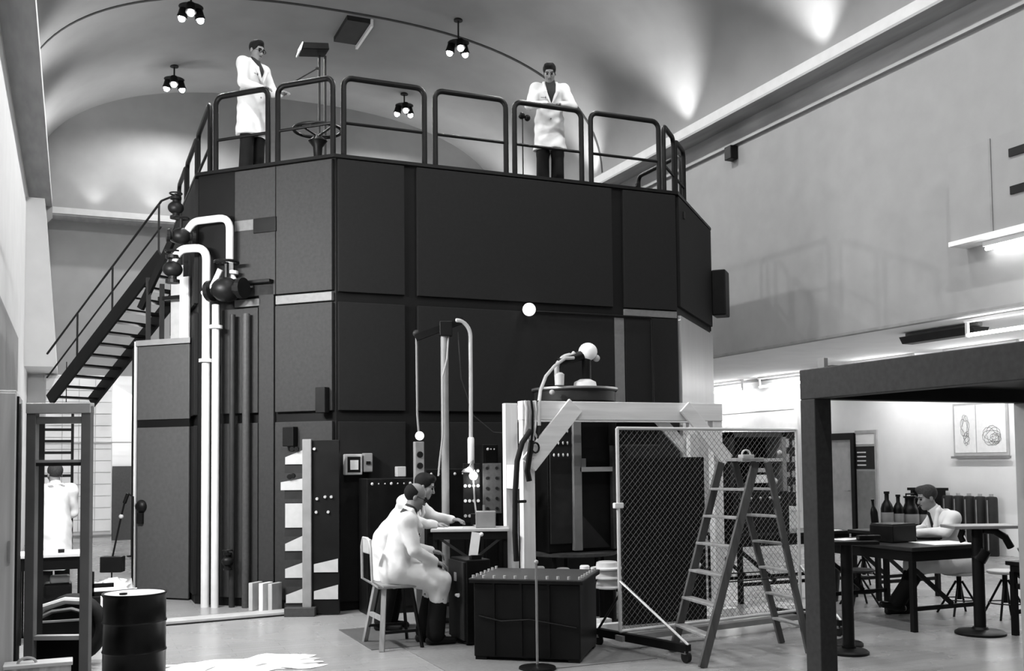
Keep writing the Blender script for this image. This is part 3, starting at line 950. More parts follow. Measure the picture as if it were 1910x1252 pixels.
def sdf_mesh(prims, h, wrinkle=0.):
    """smooth union / subtraction of simple solids, polygonised with surface nets -> verts, quads
    prims: ('c', a, b, ra, rb, k[, squash_dir, squash]), ('e', centre, radii, 3x3 axes, k), ('-', fn) subtract, ('&', fn) intersect"""
    lo, hi = V(9, 9, 9), V(-9, -9, -9)
    for p in prims:
        if p[0] == 'c':
            r = max(p[3], p[4])
            lo = np.minimum(lo, np.minimum(p[1], p[2]) - r)
            hi = np.maximum(hi, np.maximum(p[1], p[2]) + r)
        elif p[0] == 'e':
            r = max(p[2])
            lo = np.minimum(lo, p[1] - r)
            hi = np.maximum(hi, p[1] + r)
    lo, hi = lo - 4 * h, hi + 4 * h
    dim = np.ceil((hi - lo) / h).astype(int) + 1
    ax = [lo[i] + h * np.arange(dim[i]) for i in range(3)]
    F = np.full(dim, 1.0, np.float32)
    for p in prims:
        if p[0] in ('-', '&'):
            X, Y, Z = np.meshgrid(*ax, indexing='ij', sparse=True)
            d = p[1](X, Y, Z)
            F = np.maximum(F, -d if p[0] == '-' else d).astype(np.float32)
            continue
        k = p[5] if p[0] == 'c' else p[4]
        if p[0] == 'c':
            r = max(p[3], p[4]) + k + 3 * h
            a, b = np.minimum(p[1], p[2]) - r, np.maximum(p[1], p[2]) + r
        else:
            r = max(p[2]) + k + 3 * h
            a, b = p[1] - r, p[1] + r
        i0 = np.clip(((a - lo) / h).astype(int), 0, dim - 1)
        i1 = np.clip(((b - lo) / h).astype(int) + 2, 1, dim)
        sl = tuple(slice(i0[i], i1[i]) for i in range(3))
        X, Y, Z = np.meshgrid(*[ax[i][sl[i]] for i in range(3)], indexing='ij')
        P = np.stack([X, Y, Z], -1)
        if p[0] == 'c':
            A, B, ra, rb = p[1], p[2], p[3], p[4]
            Q = P - A
            D = B - A
            sq = 1.
            if len(p) > 6:
                n, f = p[6], p[7]
                Q = Q + ((Q @ n) * (1 / f - 1))[..., None] * n
                D = D + (D @ n) * (1 / f - 1) * n
                sq = .85
            t = np.clip((Q @ D) / (D @ D), 0, 1)
            d = np.linalg.norm(Q - t[..., None] * D, axis=-1) - (ra + (rb - ra) * t)
            d = d * sq
        else:
            Q = (P - p[1]) @ np.asarray(p[3]).T
            R = V(*p[2])
            k0 = np.linalg.norm(Q / R, axis=-1)
            k1 = np.linalg.norm(Q / (R * R), axis=-1) + 1e-9
            d = k0 * (k0 - 1) / k1
        G = F[sl]
        if k > 0:
            hh = np.clip(k - np.abs(G - d), 0, None) / k
            F[sl] = np.minimum(G, d) - hh * hh * k * .25
        else:
            F[sl] = np.minimum(G, d)
    if wrinkle:
        X, Y, Z = np.meshgrid(*ax, indexing='ij', sparse=True)
        F = F + wrinkle * (np.sin(31 * X + 13 * Z + 3 * np.sin(9 * Y)) * np.sin(17 * Z - 21 * Y + 2) + .6 * np.sin(47 * Z + 19 * X + 23 * Y))
    # surface nets
    ins = F < 0
    nx, ny, nz = dim - 1
    cs = [(i, j, k) for i in (0, 1) for j in (0, 1) for k in (0, 1)]
    cnt = np.zeros((nx, ny, nz), np.int8)
    for i, j, k in cs:
        cnt += ins[i:i + nx, j:j + ny, k:k + nz]
    act = (cnt > 0) & (cnt < 8)
    idx = -np.ones((nx, ny, nz), np.int64)
    I = np.argwhere(act)
    idx[act] = np.arange(len(I))
    acc = np.zeros((len(I), 3))
    num = np.zeros(len(I))
    vals = {c: F[I[:, 0] + c[0], I[:, 1] + c[1], I[:, 2] + c[2]] for c in cs}
    for a in range(3):
        for c in cs:
            if c[a] == 0:
                e = list(c)
                e[a] = 1
                e = tuple(e)
                f0, f1 = vals[c], vals[e]
                m = (f0 < 0) != (f1 < 0)
                t = np.where(m, f0 / np.where(f0 == f1, 1, f0 - f1), 0)
                pos = np.tile(np.array(c, float), (len(I), 1))
                pos[:, a] = t
                acc[m] += pos[m]
                num[m] += 1
    verts = lo + h * (I + acc / num[:, None])
    quads = []
    for a in range(3):
        b, c = (a + 1) % 3, (a + 2) % 3
        s0 = [slice(None)] * 3
        s1 = [slice(None)] * 3
        s0[a], s1[a] = slice(0, -1), slice(1, None)
        ch = ins[tuple(s0)] != ins[tuple(s1)]
        E_ = np.argwhere(ch)
        E_ = E_[(E_[:, b] > 0) & (E_[:, c] > 0) & (E_[:, b] < dim[b] - 1) & (E_[:, c] < dim[c] - 1)]
        q = []
        for db, dc in ((-1, -1), (0, -1), (0, 0), (-1, 0)):
            T = E_.copy()
            T[:, b] += db
            T[:, c] += dc
            q.append(idx[T[:, 0], T[:, 1], T[:, 2]])
        q = np.stack(q, 1)
        fl_ = ins[tuple(s0)][E_[:, 0], E_[:, 1], E_[:, 2]]
        q[~fl_] = q[~fl_][:, ::-1]
        quads.append(q)
    return verts, np.concatenate(quads)


def sdf_obj(name, prims, h, m, parent, wrinkle=0.):
    v, q = sdf_mesh(prims, h, wrinkle)
    me = bpy.data.meshes.new(name)
    me.from_pydata(v.tolist(), [], q.tolist())
    me.polygons.foreach_set('use_smooth', [True] * len(me.polygons))
    me.materials.append(m)
    o = bpy.data.objects.new(name, me)
    COL.objects.link(o)
    o.parent = parent
    FR[o.name] = FR[parent.name]
    return o


def hand_prims(wr, hd, pn, side_sign, curl):
    """palm, four unequal bent fingers and a thumb; hd hand direction, pn palm normal (towards the grip)"""
    hd, pn = unit(hd), np.asarray(pn, float)
    pn = unit(pn - hd * (pn @ hd))
    sd_ = np.cross(hd, pn) * side_sign           # towards the thumb
    out = []
    pc = wr + hd * .045
    out.append(('e', pc, (.040, .052, .019), np.stack([sd_, hd, pn]), .015))
    for i, L in enumerate((.068, .078, .072, .056)):
        o_ = (1.5 - i) * .020
        b = wr + hd * .082 + sd_ * o_
        c = curl
        d1 = unit(hd * math.cos(c) + pn * math.sin(c) + sd_ * o_ * 2)
        d2 = unit(hd * math.cos(2.1 * c) + pn * math.sin(2.1 * c))
        m = b + d1 * L * .55
        out.append(('c', b - hd * .012, m, .0105, .0095, .004))
        out.append(('c', m, m + d2 * L * .5, .0095, .0078, .004))
    tb = wr + hd * .028 + sd_ * .030
    tm = tb + unit(sd_ * .75 + hd * .7 + pn * .3) * .040
    out.append(('c', tb, tm, .0125, .0105, .008))
    out.append(('c', tm, tm + unit(hd * .9 + pn * .45 + sd_ * .15) * .032, .0105, .0085, .003))
    return out


def person(label, loc, rz, J, hair='full', hairm=None, glasses=False, tie=False, shirt=None, seated=False, curl=(.5, .5),
           palm=((0, 0, -1), (0, 0, -1)), hem=.55, parts=True, trouser=True):
    """J: joints in a local frame facing +y, x to the person's right"""
    P = thing('person', label, 'person', loc, rz)
    g = {k: V(*v) for k, v in J.items()}
    pel, che, nek, hed = g['pelvis'], g['chest'], g['neck'], g['head']
    face = unit(g['face'])
    fup = V(0, 0, 1.)
    fup = unit(fup - face * (fup @ face))
    frt = np.cross(face, fup)
    HA = np.stack([frt, face, fup])

    def hp(x, y, z):
        return hed + frt * x + face * y + fup * z
    tup = unit(che - pel)
    trt = unit(g['shR'] - g['shL'])
    tfw = unit(np.cross(tup, trt))
    if tfw @ face < -.2:
        tfw = -tfw
    # ---- body
    b = []
    b.append(('c', pel, che, .125, .15, .03, tfw, .72))
    b.append(('c', g['shL'], g['shR'], .062, .062, .05))
    b.append(('c', che + tup * .08, nek, .09, .058, .05))
    b.append(('c', nek - unit(hed - nek) * .03, hed - fup * .03, .056, .056, .02))
    b.append(('e', hp(0, -.012, .035), (.076, .096, .088), HA, .02))
    b.append(('e', hp(0, .030, -.045), (.056, .062, .075), HA, .03))
    b.append(('c', hp(0, .062, -.095), hp(0, .055, -.09), .026, .028, .02))
    b.append(('c', hp(0, .085, .012), hp(0, .106, -.032), .009, .015, .012))
    b.append(('c', hp(-.035, .078, .022), hp(.035, .078, .022), .012, .012, .012))
    b.append(('c', hp(-.018, .086, -.066), hp(.018, .086, -.066), .007, .007, .006))
    for s_ in (-1, 1):
        b.append(('e', hp(s_ * .078, -.01, -.01), (.010, .020, .033), HA, .006))
        b.append(('e', hp(s_ * .045, .055, -.025), (.022, .03, .03), HA, .02))
    for s_, n in ((-1, 'L'), (1, 'R')):
        b.append(('c', g['sh' + n], g['el' + n], .052, .042, .03))
        b.append(('c', g['el' + n], g['wr' + n], .042, .027, .015))
        i = 0 if n == 'L' else 1
        hd = g.get('hd' + n, g['wr' + n] - g['el' + n])
        b += hand_prims(g['wr' + n], hd, palm[i], s_ * (-1 if V(*palm[i])[2] < 0 else 1), curl[i])
        b.append(('c', g['hip' + n], g['kn' + n], .085, .058, .04))
        b.append(('c', g['kn' + n], g['an' + n], .058, .038, .02))
        ft = unit(g.get('toe' + n, (0, 1, 0)))
        b.append(('c', g['an' + n] + V(0, 0, -.035) - ft * .03, g['an' + n] + V(0, 0, -.05) + ft * .15, .034, .026, .02))
    sdf_obj('body', b, .009, M_SKIN, P)
    # ---- face details
    for s_ in (-1, 1):
        c = hp(s_ * .031, .083, .004)
        MB(Matrix.Translation(Vector((0, 0, 0)))).ball((0, 0, 0), .0125, 8).build('eye_tmp', M_BLACK, loc=(0, 0, 0))
        e = bpy.data.objects['eye_tmp'] if 'eye_tmp' in bpy.data.objects else None
        e.name = 'eye'
        e.data.name = 'eye'
        e.parent = P
        e.location = Vector(c)
        br = [hp(s_ * .012, .098, .026), hp(s_ * .032, .096, .031), hp(s_ * .052, .080, .025)]
        local_tube('eyebrow', br, .0055, M_HAIR if hairm is None else hairm, P)
    local_tube('mouth', [hp(-.022, .090, -.062), hp(0, .098, -.060), hp(.022, .090, -.062)], .0035, M_SHIRTD, P)
    if glasses:
        for s_ in (-1, 1):
            local_tube('spectacle_rim', [hp(s_ * .034 + .026 * math.cos(a), .105, .003 + .020 * math.sin(a)) for a in np.linspace(0, 2 * PI, 13)], .0035, M_BLACK, P)
            local_tube('spectacle_arm', [hp(s_ * .060, .103, .006), hp(s_ * .082, .0, .004)], .003, M_BLACK, P)
        local_tube('spectacle_bridge', [hp(-.009, .107, .004), hp(.009, .107, .004)], .003, M_BLACK, P)
    # ---- hair
    hm = hairm or M_HAIR
    hr_ = []
    if hair == 'full':
        hr_.append(('e', hp(0, -.020, .045), (.088, .104, .096), HA, 0))
        hr_.append(('e', hp(.02, .045, .105), (.055, .045, .035), HA, .03))

        def cut(X, Y, Z, f=face, u=fup, c=hp(0, .058, .058), c2=hp(0, -.002, -.045)):
            df = (X - c[0]) * f[0] + (Y - c[1]) * f[1] + (Z - c[2]) * f[2]
            du = (X - c[0]) * u[0] + (Y - c[1]) * u[1] + (Z - c[2]) * u[2]
            d2 = (X - c2[0]) * (f[0] * .8 - u[0] * .6) + (Y - c2[1]) * (f[1] * .8 - u[1] * .6) + (Z - c2[2]) * (f[2] * .8 - u[2] * .6)
            return np.minimum(np.maximum(-df, du), -d2)
        hr_.append(('-', cut))
    else:      # balding: a band round the back and sides
        hr_.append(('e', hp(0, -.020, .03), (.086, .104, .094), HA, 0))

        def cut(X, Y, Z, f=face, u=fup, c=hp(0, -.005, -.03), c3=hp(0, -.05, .075)):
            df = (X - c[0]) * f[0] + (Y - c[1]) * f[1] + (Z - c[2]) * f[2]
            du = (X - c3[0]) * u[0] + (Y - c3[1]) * u[1] + (Z - c3[2]) * u[2]
            df3 = (X - c3[0]) * f[0] + (Y - c3[1]) * f[1] + (Z - c3[2]) * f[2]
            return np.minimum(-df, -(du + .55 * df3))
        hr_.append(('-', cut))
    if len(hr_):
        sdf_obj('hair', hr_, .008, hm, P)
    # ---- shirt and tie
    sh = [('c', pel + tup * .1, che, .128, .156, .03, tfw, .74), ('c', che + tup * .07, nek + unit(hed - nek) * .015, .10, .066, .05)]
    sdf_obj('shirt', sh, .012, shirt or M_SHIRT, P)
    if tie:
        a_ = nek + tfw * .07 - tup * .005
        b2 = che + tfw * .135 - tup * .10
        sdf_obj('tie', [('c', a_, a_ + (b2 - a_) * .12, .020, .014, .0), ('c', a_ + (b2 - a_) * .15, b2, .014, .034, .01)], .008, M_TIE, P)
    # ---- coat
    c = []
    c.append(('c', pel - tup * .03, che, .165, .178, .05, tfw, .74))
    c.append(('c', g['shL'], g['shR'], .078, .078, .06))
    c.append(('c', che + tup * .08, nek - tup * .015, .11, .078, .06))
    for n in 'LR':
        c.append(('c', g['sh' + n], g['el' + n], .078, .062, .04))
        we_ = g['el' + n] + (g['wr' + n] - g['el' + n]) * .93
        c.append(('c', g['el' + n], we_, .060, .046, .02))
    if seated:
        for n in 'LR':
            c.append(('c', g['hip' + n], g['kn' + n], .125, .10, .08))
            dn = unit(g['an' + n] - g['kn' + n])
            c.append(('c', g['kn' + n], g['kn' + n] + dn * hem, .095, .085, .06))
        mid = (g['knL'] + g['knR']) / 2
        c.append(('c', pel, mid, .12, .075, .10))
    else:
        hc = (g['knL'] + g['knR']) / 2
        bot = V(hc[0], hc[1] - .01, hem - .16)
        c.append(('c', pel, bot, .185, .24, .08, tfw, .80))
        c.append(('&', lambda X, Y, Z: (hem - Z) + 0 * X + 0 * Y))
    # V opening at the front
    vo = che + tfw * .10 - tup * .10

    def vcut(X, Y, Z):
        dx = (X - vo[0]) * trt[0] + (Y - vo[1]) * trt[1] + (Z - vo[2]) * trt[2]
        dz = (X - vo[0]) * tup[0] + (Y - vo[1]) * tup[1] + (Z - vo[2]) * tup[2]
        dy = (X - vo[0]) * tfw[0] + (Y - vo[1]) * tfw[1] + (Z - vo[2]) * tfw[2]
        return np.maximum(np.maximum(np.abs(dx) * .93 - dz * .36, -(dy + .75 * dz)), -dz)
    c.append(('-', vcut))
    coat = sdf_obj('coat', c, .012, M_COAT, P, .0032 if seated else .005)
    # collar, lapels, buttons, pocket
    for s_ in (-1, 1):
        pts = [nek - tfw * .055 + tup * .012 + trt * s_ * .02, nek + trt * s_ * .085 + tup * .0, che + trt * s_ * .085 + tfw * .125 + tup * .06, vo + trt * s_ * .012 + tfw * .055]
        pr = [('c', pts[i], pts[i + 1], (.020, .022, .026, .012)[i], (.022, .026, .012, .01)[i], .012) for i in range(3)]
        sdf_obj('lapel', pr, .009, M_COAT, coat)
    if parts:
        for k in range(3):
            q = vo - tup * (.06 + .13 * k) + tfw * (.052 if k < 2 else .05)
            local_ball('button', q, .011, M_GREY, coat)
        q = che + trt * .095 + tfw * .135 - tup * .02
        local_tube('pocket_edge', [q - trt * .045, q + trt * .045], .005, M_GREY, coat)
        local_tube('pen', [q - trt * .02 - tup * .01, q - trt * .02 + tup * .035], .006, M_BLACK, coat)
    # ---- trousers and shoes
    if trouser:
        t = [('c', g['hipL'], g['hipR'], .075, .075, .05)]
        for n in 'LR':
            t.append(('c', g['hip' + n], g['kn' + n], .085, .082, .04))
            t.append(('c', g['kn' + n], g['an' + n] + V(0, 0, .02), .084, .088, .03))
        sdf_obj('trousers', t, .013, M_TROUSER, P)
        for n in 'LR':
            ft = unit(g.get('toe' + n, (0, 1, 0)))
            a_ = g['an' + n] + V(0, 0, -.03)
            sdf_obj('shoe', [('c', a_ - ft * .05 + V(0, 0, -.012), a_ + ft * .17 + V(0, 0, -.022), .045, .036, .02), ('c', a_, a_ + V(0, 0, .05), .046, .048, .02),
                             ('&', lambda X, Y, Z, z=a_[2] - .052: (z - Z) + 0 * X + 0 * Y)], .009, M_SHOE, P)
    return P


def local_tube(name, pts, r, m, P):
    """tube given in the frame of P (a person or its part)"""
    mb = MB()
    mb.tube([Vector(p) for p in pts], r, 6)
    o = mb.build(name, m, None, loc=(0, 0, 0), smooth=True)
    o.parent = P
    FR[o.name] = FR[P.name]
    return o


def local_ball(name, c, r, m, P):
    o = MB().ball(tuple(c), r, 6).build(name, m, None, loc=(0, 0, 0), smooth=True)
    o.parent = P
    return o


STAND = dict(pelvis=(0, 0, .95), chest=(0, .0, 1.30), neck=(0, -.005, 1.47), head=(0, .02, 1.60), face=(0, 1, -.1),
             shL=(-.185, -.01, 1.40), shR=(.185, -.01, 1.40), elL=(-.25, .02, 1.13), elR=(.25, .02, 1.13),
             wrL=(-.22, .16, .93), wrR=(.22, .16, .93), hipL=(-.09, 0, .90), hipR=(.09, 0, .90),
             knL=(-.10, .02, .49), knR=(.10, .02, .49), anL=(-.10, 0, .082), anR=(.10, 0, .082))


def pose(**k):
    d = dict(STAND)
    d.update(k)
    return d


# man holding a rod at the left deck rail: turned right, head bowed
p1 = person('bespectacled dark-haired man in a white coat on the deck holding a thin rod', (2.04, 13.02, RT), math.radians(-142),
            pose(chest=(0, .04, 1.31), neck=(0, .05, 1.49), head=(0, .085, 1.625), face=(.05, .93, -.33), shL=(-.185, .03, 1.42), shR=(.185, .03, 1.42),
                 elL=(-.25, .12, 1.16), wrL=(-.15, .36, 1.06), hdL=(.1, .9, .1), elR=(.24, .08, 1.14), wrR=(.16, .32, 1.04), hdR=(-.2, .9, 0)),
            glasses=True, shirt=M_SHIRTD, hem=.52)
t = tag(MB().tube([(2.36, 12.50, 6.36), (2.73, 12.36, 6.60)], .008, 6).ball((2.735, 12.358, 6.605), .02, 8).build('pointer_rod', M_DARK, smooth=True),
        'thin dark rod with a knob held out over the deck rail', 'rod')

# man leaning on the front rail with folded hands, looking down
p2 = person('dark-haired man in a white coat leaning with folded hands on the deck rail', (5.86, 12.22, RT), math.radians(163),
            pose(pelvis=(0, -.03, .93), chest=(0, .06, 1.26), neck=(0, .10, 1.43), head=(.015, .15, 1.555), face=(.12, .85, -.52), shL=(-.19, .06, 1.36), shR=(.19, .06, 1.36),
                 elL=(-.29, .16, 1.10), elR=(.29, .16, 1.10), wrL=(-.09, .38, 1.045), wrR=(.09, .38, 1.045), hdL=(.9, .35, -.1), hdR=(-.9, .35, -.1),
                 hipL=(-.09, -.02, .88), hipR=(.09, -.02, .88)),
            shirt=M_SHIRTD, hem=.54, curl=(.4, .4))

# balding man seated on the chair beside the dark cabinet
p3 = person('balding man with spectacles in a long white coat seated on the chair', (2.76, 9.21, .03), math.radians(-97),
            dict(pelvis=(0, 0, .70), chest=(0, .09, 1.04), neck=(0, .15, 1.22), head=(0, .20, 1.345), face=(.04, .9, -.42), shL=(-.185, .09, 1.13), shR=(.185, .09, 1.13),
                 elL=(-.24, .16, .86), elR=(.24, .14, .86), wrL=(-.12, .38, .82), wrR=(.13, .36, .74), hdL=(.1, .9, -.2), hdR=(-.1, .9, -.3),
                 hipL=(-.09, .02, .66), hipR=(.09, .02, .66), knL=(-.12, .40, .56), knR=(.12, .40, .56), anL=(-.10, .30, .055), anR=(.10, .36, .055)),
            hair='bald', glasses=True, seated=True, hem=.17, curl=(.6, .5), shirt=M_SHIRTD)

# man leaning over the bench
p4 = person('dark-haired man in a white coat leaning over the bench behind the seated one', (3.06, 10.08, 0), math.radians(-122),
            pose(pelvis=(0, -.10, .92), chest=(0, .10, 1.20), neck=(0, .21, 1.34), head=(0, .28, 1.45), face=(-.12, .93, -.33), shL=(-.185, .12, 1.29), shR=(.185, .12, 1.29),
                 elL=(-.30, .30, 1.12), elR=(.26, .25, 1.10), wrL=(-.22, .52, 1.10), wrR=(.12, .42, 1.07), hdL=(.3, .9, 0), hdR=(-.3, .9, 0),
                 hipL=(-.09, -.10, .88), hipR=(.09, -.10, .88), knL=(-.10, -.04, .47), knR=(.10, -.06, .47), anL=(-.10, -.12, .085), anR=(.10, -.14, .085)),
            shirt=M_SHIRTD, hem=.50, curl=(.5, .5))

# man seated at the work table, bent over papers, facing left
p5 = person('brown-haired man with a dark tie and white coat bent over papers at the table', (8.80, 8.28, 0), math.radians(70),
            dict(pelvis=(0, -.02, .62), chest=(0, .14, .95), neck=(0, .25, 1.12), head=(0, .325, 1.255), face=(.0, .95, -.25), shL=(-.19, .14, 1.04), shR=(.19, .14, 1.04),
                 elL=(-.27, .27, .90), elR=(.29, .22, .89), wrL=(-.12, .50, .885), wrR=(.10, .48, .885), hdL=(.25, .95, -.05), hdR=(-.25, .95, -.05),
                 hipL=(-.09, .02, .56), hipR=(.09, .02, .56), knL=(-.11, .46, .56), knR=(.12, .44, .52), anL=(-.08, .72, .14), anR=(.06, .60, .085),
                 toeL=(0, .9, .25)),
            hairm=M_HAIRG, tie=True, seated=True, hem=.04, curl=(.6, .6))

# figure in a white coat behind the glass rack, back turned
p6 = person('standing figure in a white coat seen through the rack beyond the drum', (-.20, 13.6, 0), math.radians(20),
            pose(elL=(-.24, .06, 1.13), elR=(.24, .06, 1.13), wrL=(-.15, .26, 1.0), wrR=(.15, .26, 1.0)), hairm=M_HAIRG, hem=.45, parts=False)

# ================================================================== CENTRE: bench, tank, timber frame, screen, ladder
# ---- drafting chair
t = thing('high_chair', 'high tubular chair with pale splayed wooden legs under the seated man', 'chair', (2.74, 9.22, 0))
MB().cbox((2.75, 9.22, .565), (.36, .38, .035), -.1).build('seat', M_WOODM, t, bevel=.012)
for (x0, y0), (x1, y1), m in (((2.62, 9.36), (2.56, 9.54), M_WOODM), ((2.62, 9.08), (2.56, 8.96), M_WOODM), ((2.88, 9.36), (2.96, 9.48), M_BLACK), ((2.88, 9.08), (2.95, 8.98), M_BLACK)):
    MB().bar((x0, y0, .55), (x1, y1, 0), .045 if m is M_WOODM else .025, .035 if m is M_WOODM else .025).build('leg', m, t)
MB().bar((2.59, 9.45, .28), (2.59, 9.02, .28), .03, .04).build('rung', M_WOODM, t)
MB().bar((2.58, 9.48, .16), (2.93, 9.44, .16), .02, .025).build('rung', M_BLACK, t)
MB().bar((2.58, 9.0, .16), (2.93, 9.02, .16), .02, .025).build('rung', M_BLACK, t)
MB().tube([(2.60, 9.39, .56), (2.50, 9.40, .62), (2.49, 9.38, .92), (2.50, 9.36, 1.0), (2.50, 9.20, 1.0), (2.49, 9.10, .98), (2.49, 9.06, .92), (2.50, 9.05, .62), (2.60, 9.05, .56)], .012, 8).build('back_tube', M_LGREY, t, smooth=True)
MB().cbox((2.505, 9.24, .93), (.03, .22, .14)).build('backrest', M_LGREY, t, bevel=.012)

# ---- bench with bracket
rz = -math.radians(23)
Mx = Matrix.Translation((3.66, 9.66, 0)) @ Matrix.Rotation(rz, 4, 'Z')
t = thing('work_bench', 'narrow bench with a pale top and black bracket legs before the reactor', 'bench', (3.66, 9.66, 0), rz)
MB(Mx).box(-.36, .42, -.20, .20, 1.005, 1.035).build('bench_top', M_LGREY, t, bevel=.005)
MB(Mx).box(-.34, .40, -.185, -.165, .93, 1.005).build('apron', M_BLACK, t)
for x in (-.32, .38):
    for y in (-.15, .15):
        MB(Mx).box(x - .02, x + .02, y - .02, y + .02, 0, 1.005).build('leg', M_BLACK, t)
MB(Mx).bar((-.30, -.17, .96), (.05, -.17, .72), .02, .025).build('bracket', M_DARK, t)
MB(Mx).bar((.36, -.17, .96), (.05, -.17, .72), .02, .025).build('bracket', M_DARK, t)
MB(Mx).box(-.32, .38, -.01, .01, .25, .29).build('stretcher', M_BLACK, t)
t = thing('metal_box', 'small grey metal box with a knob on the bench top', 'box', (3.82, 9.55, 1.035), rz)
MB(Matrix.Translation((3.82, 9.57, 1.035)) @ Matrix.Rotation(rz, 4, 'Z')).box(-.10, .10, -.07, .07, 0, .165).build('case', M_GREY, t, bevel=.008)
MB(Matrix.Translation((3.82, 9.57, 1.035)) @ Matrix.Rotation(rz, 4, 'Z')).box(-.15, -.10, -.03, .03, .03, .14).build('end_cap', M_BLACK, t)
MB().tube([(3.80, 9.57, 1.20), (3.80, 9.57, 1.26)], .012, 8).build('terminal', M_METAL, t)
tag(MB(Mx).box(-.30, -.05, -.16, .02, 1.036, 1.042).build('paper_sheet', M_PAPER), 'white paper sheet on the pale bench top under the leaning man', 'paper')

# socket panels behind the bench
def socket_panel(x, y, z0, z1, wd, rows, cols, label, rz=rz, hole=M_BLACK, m=M_STEEL):
    Mp = Matrix.Translation((x, y, z0)) @ Matrix.Rotation(rz, 4, 'Z')
    t = thing('socket_panel', label, 'panel', (x, y, 0), rz, group='socket panels round the bench')
    h = z1 - z0
    MB(Mp).box(-wd / 2, wd / 2, 0, .06, 0, h).build('plate', m, t, bevel=.006)
    for sx in (-1, 1):
        MB(Mp).box(sx * (wd / 2 - .015) - .012, sx * (wd / 2 - .015) + .012, .06, .09, -z0, h * .9).build('post', M_BLACK, t)
    for r in range(rows):
        for c in range(cols):
            cx = -wd / 2 + wd * (c + .5) / cols
            cz = h * (r + .5) / rows
            MB(Mp).lathe([(.017, 0), (.017, .012), (.008, .012)], (cx, 0, cz), 10, (0, -1, 0)).build('socket', hole, t)
    return t


socket_panel(4.06, 9.98, 1.15, 1.68, .20, 5, 2, 'narrow grey panel of black sockets beside the timber post')
socket_panel(3.86, 10.06, 1.05, 1.68, .18, 4, 4, 'dark panel with rows of white terminals above the metal box', hole=M_LGREY, m=M_BLACK)
tag(MB().tube([(4.14, 9.84, 1.70), (4.19, 9.80, 1.66), (4.21, 9.78, 1.4), (4.22, 9.78, 1.15)], .014, 8).build('white_cable', M_PIPE, smooth=True), 'short white cable hanging beside the socket panel', 'cable')

# ---- jib pole with hanging hose, rod and bulbs
t = thing('jib_stand', 'grey pole with a black cross arm above the bench', 'stand', (3.66, 10.32, 0))
MB().tube([(3.66, 10.32, 0), (3.66, 10.32, 3.16)], .042, 12).build('pole', M_GREY, t, smooth=True)
MB().lathe([(.14, 0), (.13, .03), (.05, .05)], (3.66, 10.32, 0), 20).build('foot', M_BLACK, t)
MB().bar((3.36, 10.40, 3.03), (3.86, 10.26, 3.23), .07, .07).build('cross_arm', M_BLACK, t)
MB().cbox((3.67, 10.30, 3.13), (.14, .12, .16), -.3).build('clamp', M_BLACK, t, bevel=.01)
MB().ball((3.37, 10.40, 3.08), .04, 8).build('end_pulley', M_DARK, t)
pts = [(3.78, 10.26, 3.22)] + [tuple(p) for p in arc((3.78, 10.24, 3.05), (0, 0, .17), (.15, 0, 0), 0, PI / 2, 8)] + [(3.93, 10.24, 2.5), (3.925, 10.24, 1.95)]
t = thing('hanging_hose', 'pale knitted hose looping from the black arm down to a white sleeve', 'hose', (3.92, 10.24, 1.64))
MB().tube(pts, .022, 10).build('hose', M_LGREY, t, smooth=True)
MB().lathe([(.034, 0), (.036, .01), (.036, .28), (.03, .30)], (3.925, 10.24, 1.66), 14).build('sleeve', M_WHITE, t, smooth=True)
t = thing('hanging_rod', 'thin pale rod hanging from the black arm and ending in a white ball', 'rod', (3.38, 10.40, 2.0))
MB().tube([(3.37, 10.40, 3.06), (3.375, 10.40, 2.2), (3.39, 10.40, 2.02)], .012, 8).build('rod', M_GREY, t, smooth=True)
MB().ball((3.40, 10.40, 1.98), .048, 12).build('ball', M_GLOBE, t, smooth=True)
tag(MB().tube([(3.70, 10.30, 3.08), (3.66, 10.24, 2.8), (3.60, 10.22, 2.6), (3.60, 10.22, 2.0), (3.56, 10.22, 1.7), (3.545, 10.22, 1.55)], .010, 8).build('pale_cable', M_CABLE, smooth=True), 'pale thin cable slanting down beside the grey pole', 'cable')
tag(MB().tube([(3.80, 10.28, 3.10), (3.84, 10.3, 2.6), (4.0, 10.35, 2.2), (4.25, 10.4, 2.02), (4.5, 10.4, 2.0)], .006, 6).build('black_cable', M_STEEL, smooth=True), 'thin dark cable drooping from the black arm towards the timber frame', 'cable')
t = thing('bench_lamp', 'small lit bulb in a metal shade above the metal box', 'lamp', (3.84, 10.1, 1.5))
MB().ball((3.85, 9.98, 1.55), .045, 10).build('bulb', mat('lit_bench_bulb', .9, .4, var=0, emit=9.), t, smooth=True)
MB().lathe([(.025, 0), (.085, .07), (.09, .075), (.02, .01)], (3.85, 10.0, 1.60), 16, (-.5, .1, .5)).build('shade', M_METAL, t, smooth=True)
MB().tube([(3.85, 9.98, 1.50), (3.86, 9.98, 1.30), (3.86, 9.90, 1.04)], .010, 8).build('stem', M_METAL, t)
MB().lathe([(.05, 0), (.045, .02)], (3.86, 9.90, 1.036), 14).build('foot', M_METAL, t)
light('bench_lamp_light', 'POINT', (3.83, 9.92, 1.50), 4, .04)
t = thing('gauge_column', 'slim pale instrument column with dark dials below the white ball', 'instrument', (3.42, 10.5, 0))
MB().box(3.37, 3.47, 10.46, 10.54, 0, 1.92).build('column', M_GREY, t, bevel=.006)
for z in (1.78, 1.66, 1.52):
    MB().lathe([(.034, 0), (.034, .015)], (3.42, 10.46, z), 12, (0, -1, 0)).build('dial', M_BLACK, t)

